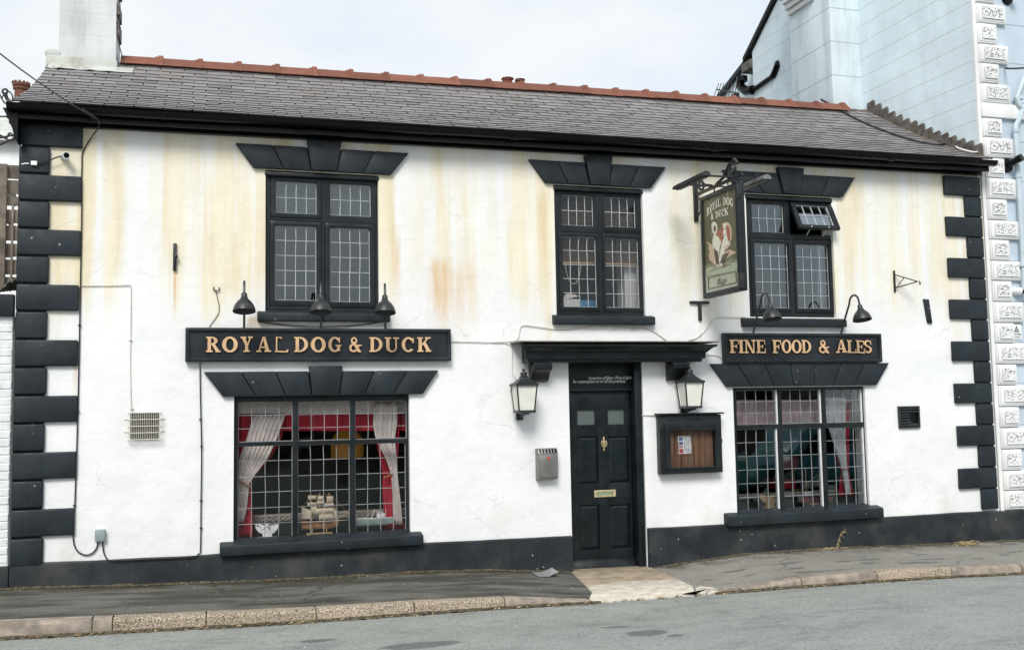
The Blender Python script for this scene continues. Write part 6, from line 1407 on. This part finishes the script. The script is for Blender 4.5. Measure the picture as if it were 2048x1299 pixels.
bx_ = E('white_carton', (3.7, .2, 2.63), 'white carton with crumpled paper inside the window over the door', 'box')
a, b = F(U[0]+530/U[2], U[1]+1100/U[2], .17), F(U[0]+672/U[2], U[1]+1040/U[2], .17); MB().box(a.x, b.x, .17, .34, 2.60, b.z).build('carton', MT['white'], bx_, bevel=.004)
m = MB(); m.grid(lambda u, v: (lerp(a.x, b.x, u), .18+.14*v, b.z+.05*math.sin(3.1*u)*math.sin(3.1*v)+.03*noise.noise((u*6, v*6, 1))+.035*u), 10, 8); m.build('crumpled_paper', MT['voile'], bx_, recalc=False)
a, b = F(U[0]+1050/U[2], U[1]+1100/U[2], .28), F(U[0]+1150/U[2], U[1]+770/U[2], .28); m = MB(); m.box(a.x, b.x+.02, .28, .5, 2.5, 3.9); tag(m.build('cupboard_side', MT['white']), 'pale cupboard edge seen in the lower corner of the window over the door', 'cupboard')
bl = E('pale_blind', (1.08, .2, 3.6), 'pale pleated blind drawn in the upper lights over the long sign', 'blind')
m = MB(); zb = F(640, 428, .2).z
for i in range(30): z = zb+i*.02; m.hexa([(.53, .19, z), (1.63, .19, z), (1.63, .2, z+.016), (.53, .2, z+.016), (.53, .192, z+.002), (1.63, .192, z+.002), (1.63, .202, z+.018), (.53, .202, z+.018)])
tag(m.build('slats', MT['blindpale'], bl), kind='stuff'); MB().box(.53, 1.63, .186, .206, zb-.02, zb).build('bottom_rail', MT['white'], bl)
C_ = (1300, 300, 3.248)
hang('curtain', 'pale curtain drawn to one side in the window with the open top light', 'curtain', [(560, 1085, 1150), (800, 1090, 1155), (1040, 1085, 1165)], .25, 3, .02, 'curtwhite', *C_)

# ================================================================== ACROSS THE STREET (seen only as reflections)
op = E('opposite_house', (2, -20, 0), 'low brick terrace across the street with slate roof, seen reflected in the panes', 'house')
MB().box(-16, 20, -24, -19.5, -.4, 3.1).build('house_wall', plain('opposite_brick', (.16, .13, .11), .85), op)
MB().prism([(-19.2, 3.05), (-24.3, 3.05), (-21.8, 4.7)], -16.2, 20.2, 'yz').build('house_roof', plain('opposite_slate', (.13, .125, .125), .6), op)
for i in range(9):
    x = -14+i*3.9; MB().box(x, x+1.2, -19.5, -19.45, .9, 2.3).build('house_window', MT['eave'], op); MB().plate(x-.06, x+1.26, .84, 2.36, [(x+.02, x+1.18, .92, 2.28)], -19.44, -19.40).build('window_frame', MT['white'], op)

# a car parked across the street, caught in the panes of the window with the trawler
car = E('parked_car', (11.6, -7.0, -.2), 'teal parked car across the road, seen only as a reflection in the panes', 'car')
teal = plain('teal_car_paint', (.06, .24, .26), .25, .05, 2); cx0_, zc_ = 9.6, -.19
body = [(0, .35), (.05, .62), (.75, .80), (1.25, 1.30), (1.6, 1.42), (2.9, 1.40), (3.55, 1.0), (3.95, .92), (4.0, .4), (3.85, .28), (.15, .26)]
MB().prism([(cx0_+x, zc_+z) for x, z in body], -7.85, -6.25).build('body', teal, car, bevel=.07, seg=3)
for y in (-6.246, -7.862):
    for wn in ([(1.0, .84), (1.4, 1.26), (2.05, 1.32), (2.05, .88)], [(2.13, .88), (2.13, 1.32), (2.8, 1.30), (3.25, .96)]): MB().prism([(cx0_+x, zc_+z) for x, z in wn], y, y+.008).build('window', MT['eave'], car)
for x in (.75, 3.15):
    for y in (-7.80, -6.42):
        wh = MB().lathe([(.1, 0), (.30, 0), (.33, .03), (.33, .17), (.30, .2), (.1, .2)], (cx0_+x, y, zc_+.31), (0, 1, 0), 24).build('wheel', MT['eave'], car, smooth=True)
        MB().lathe([(.02, 0), (.19, .0), (.2, .012), (.02, .02)], (cx0_+x, y+(.2 if y > -7 else -.02), zc_+.31), (0, 1, 0), 18).build('rim', MT['steel'], wh)
for y in (-6.5, -7.6): MB().box(cx0_-.01, cx0_+.06, y-.16, y+.16, zc_+.60, zc_+.70).build('headlight', MT['opal'], car, bevel=.02)
MB().box(cx0_+3.97, cx0_+4.01, -7.3, -6.8, zc_+.5, zc_+.61).build('number_plate', plain('plate_yellow', (.6, .45, .05), .5), car)
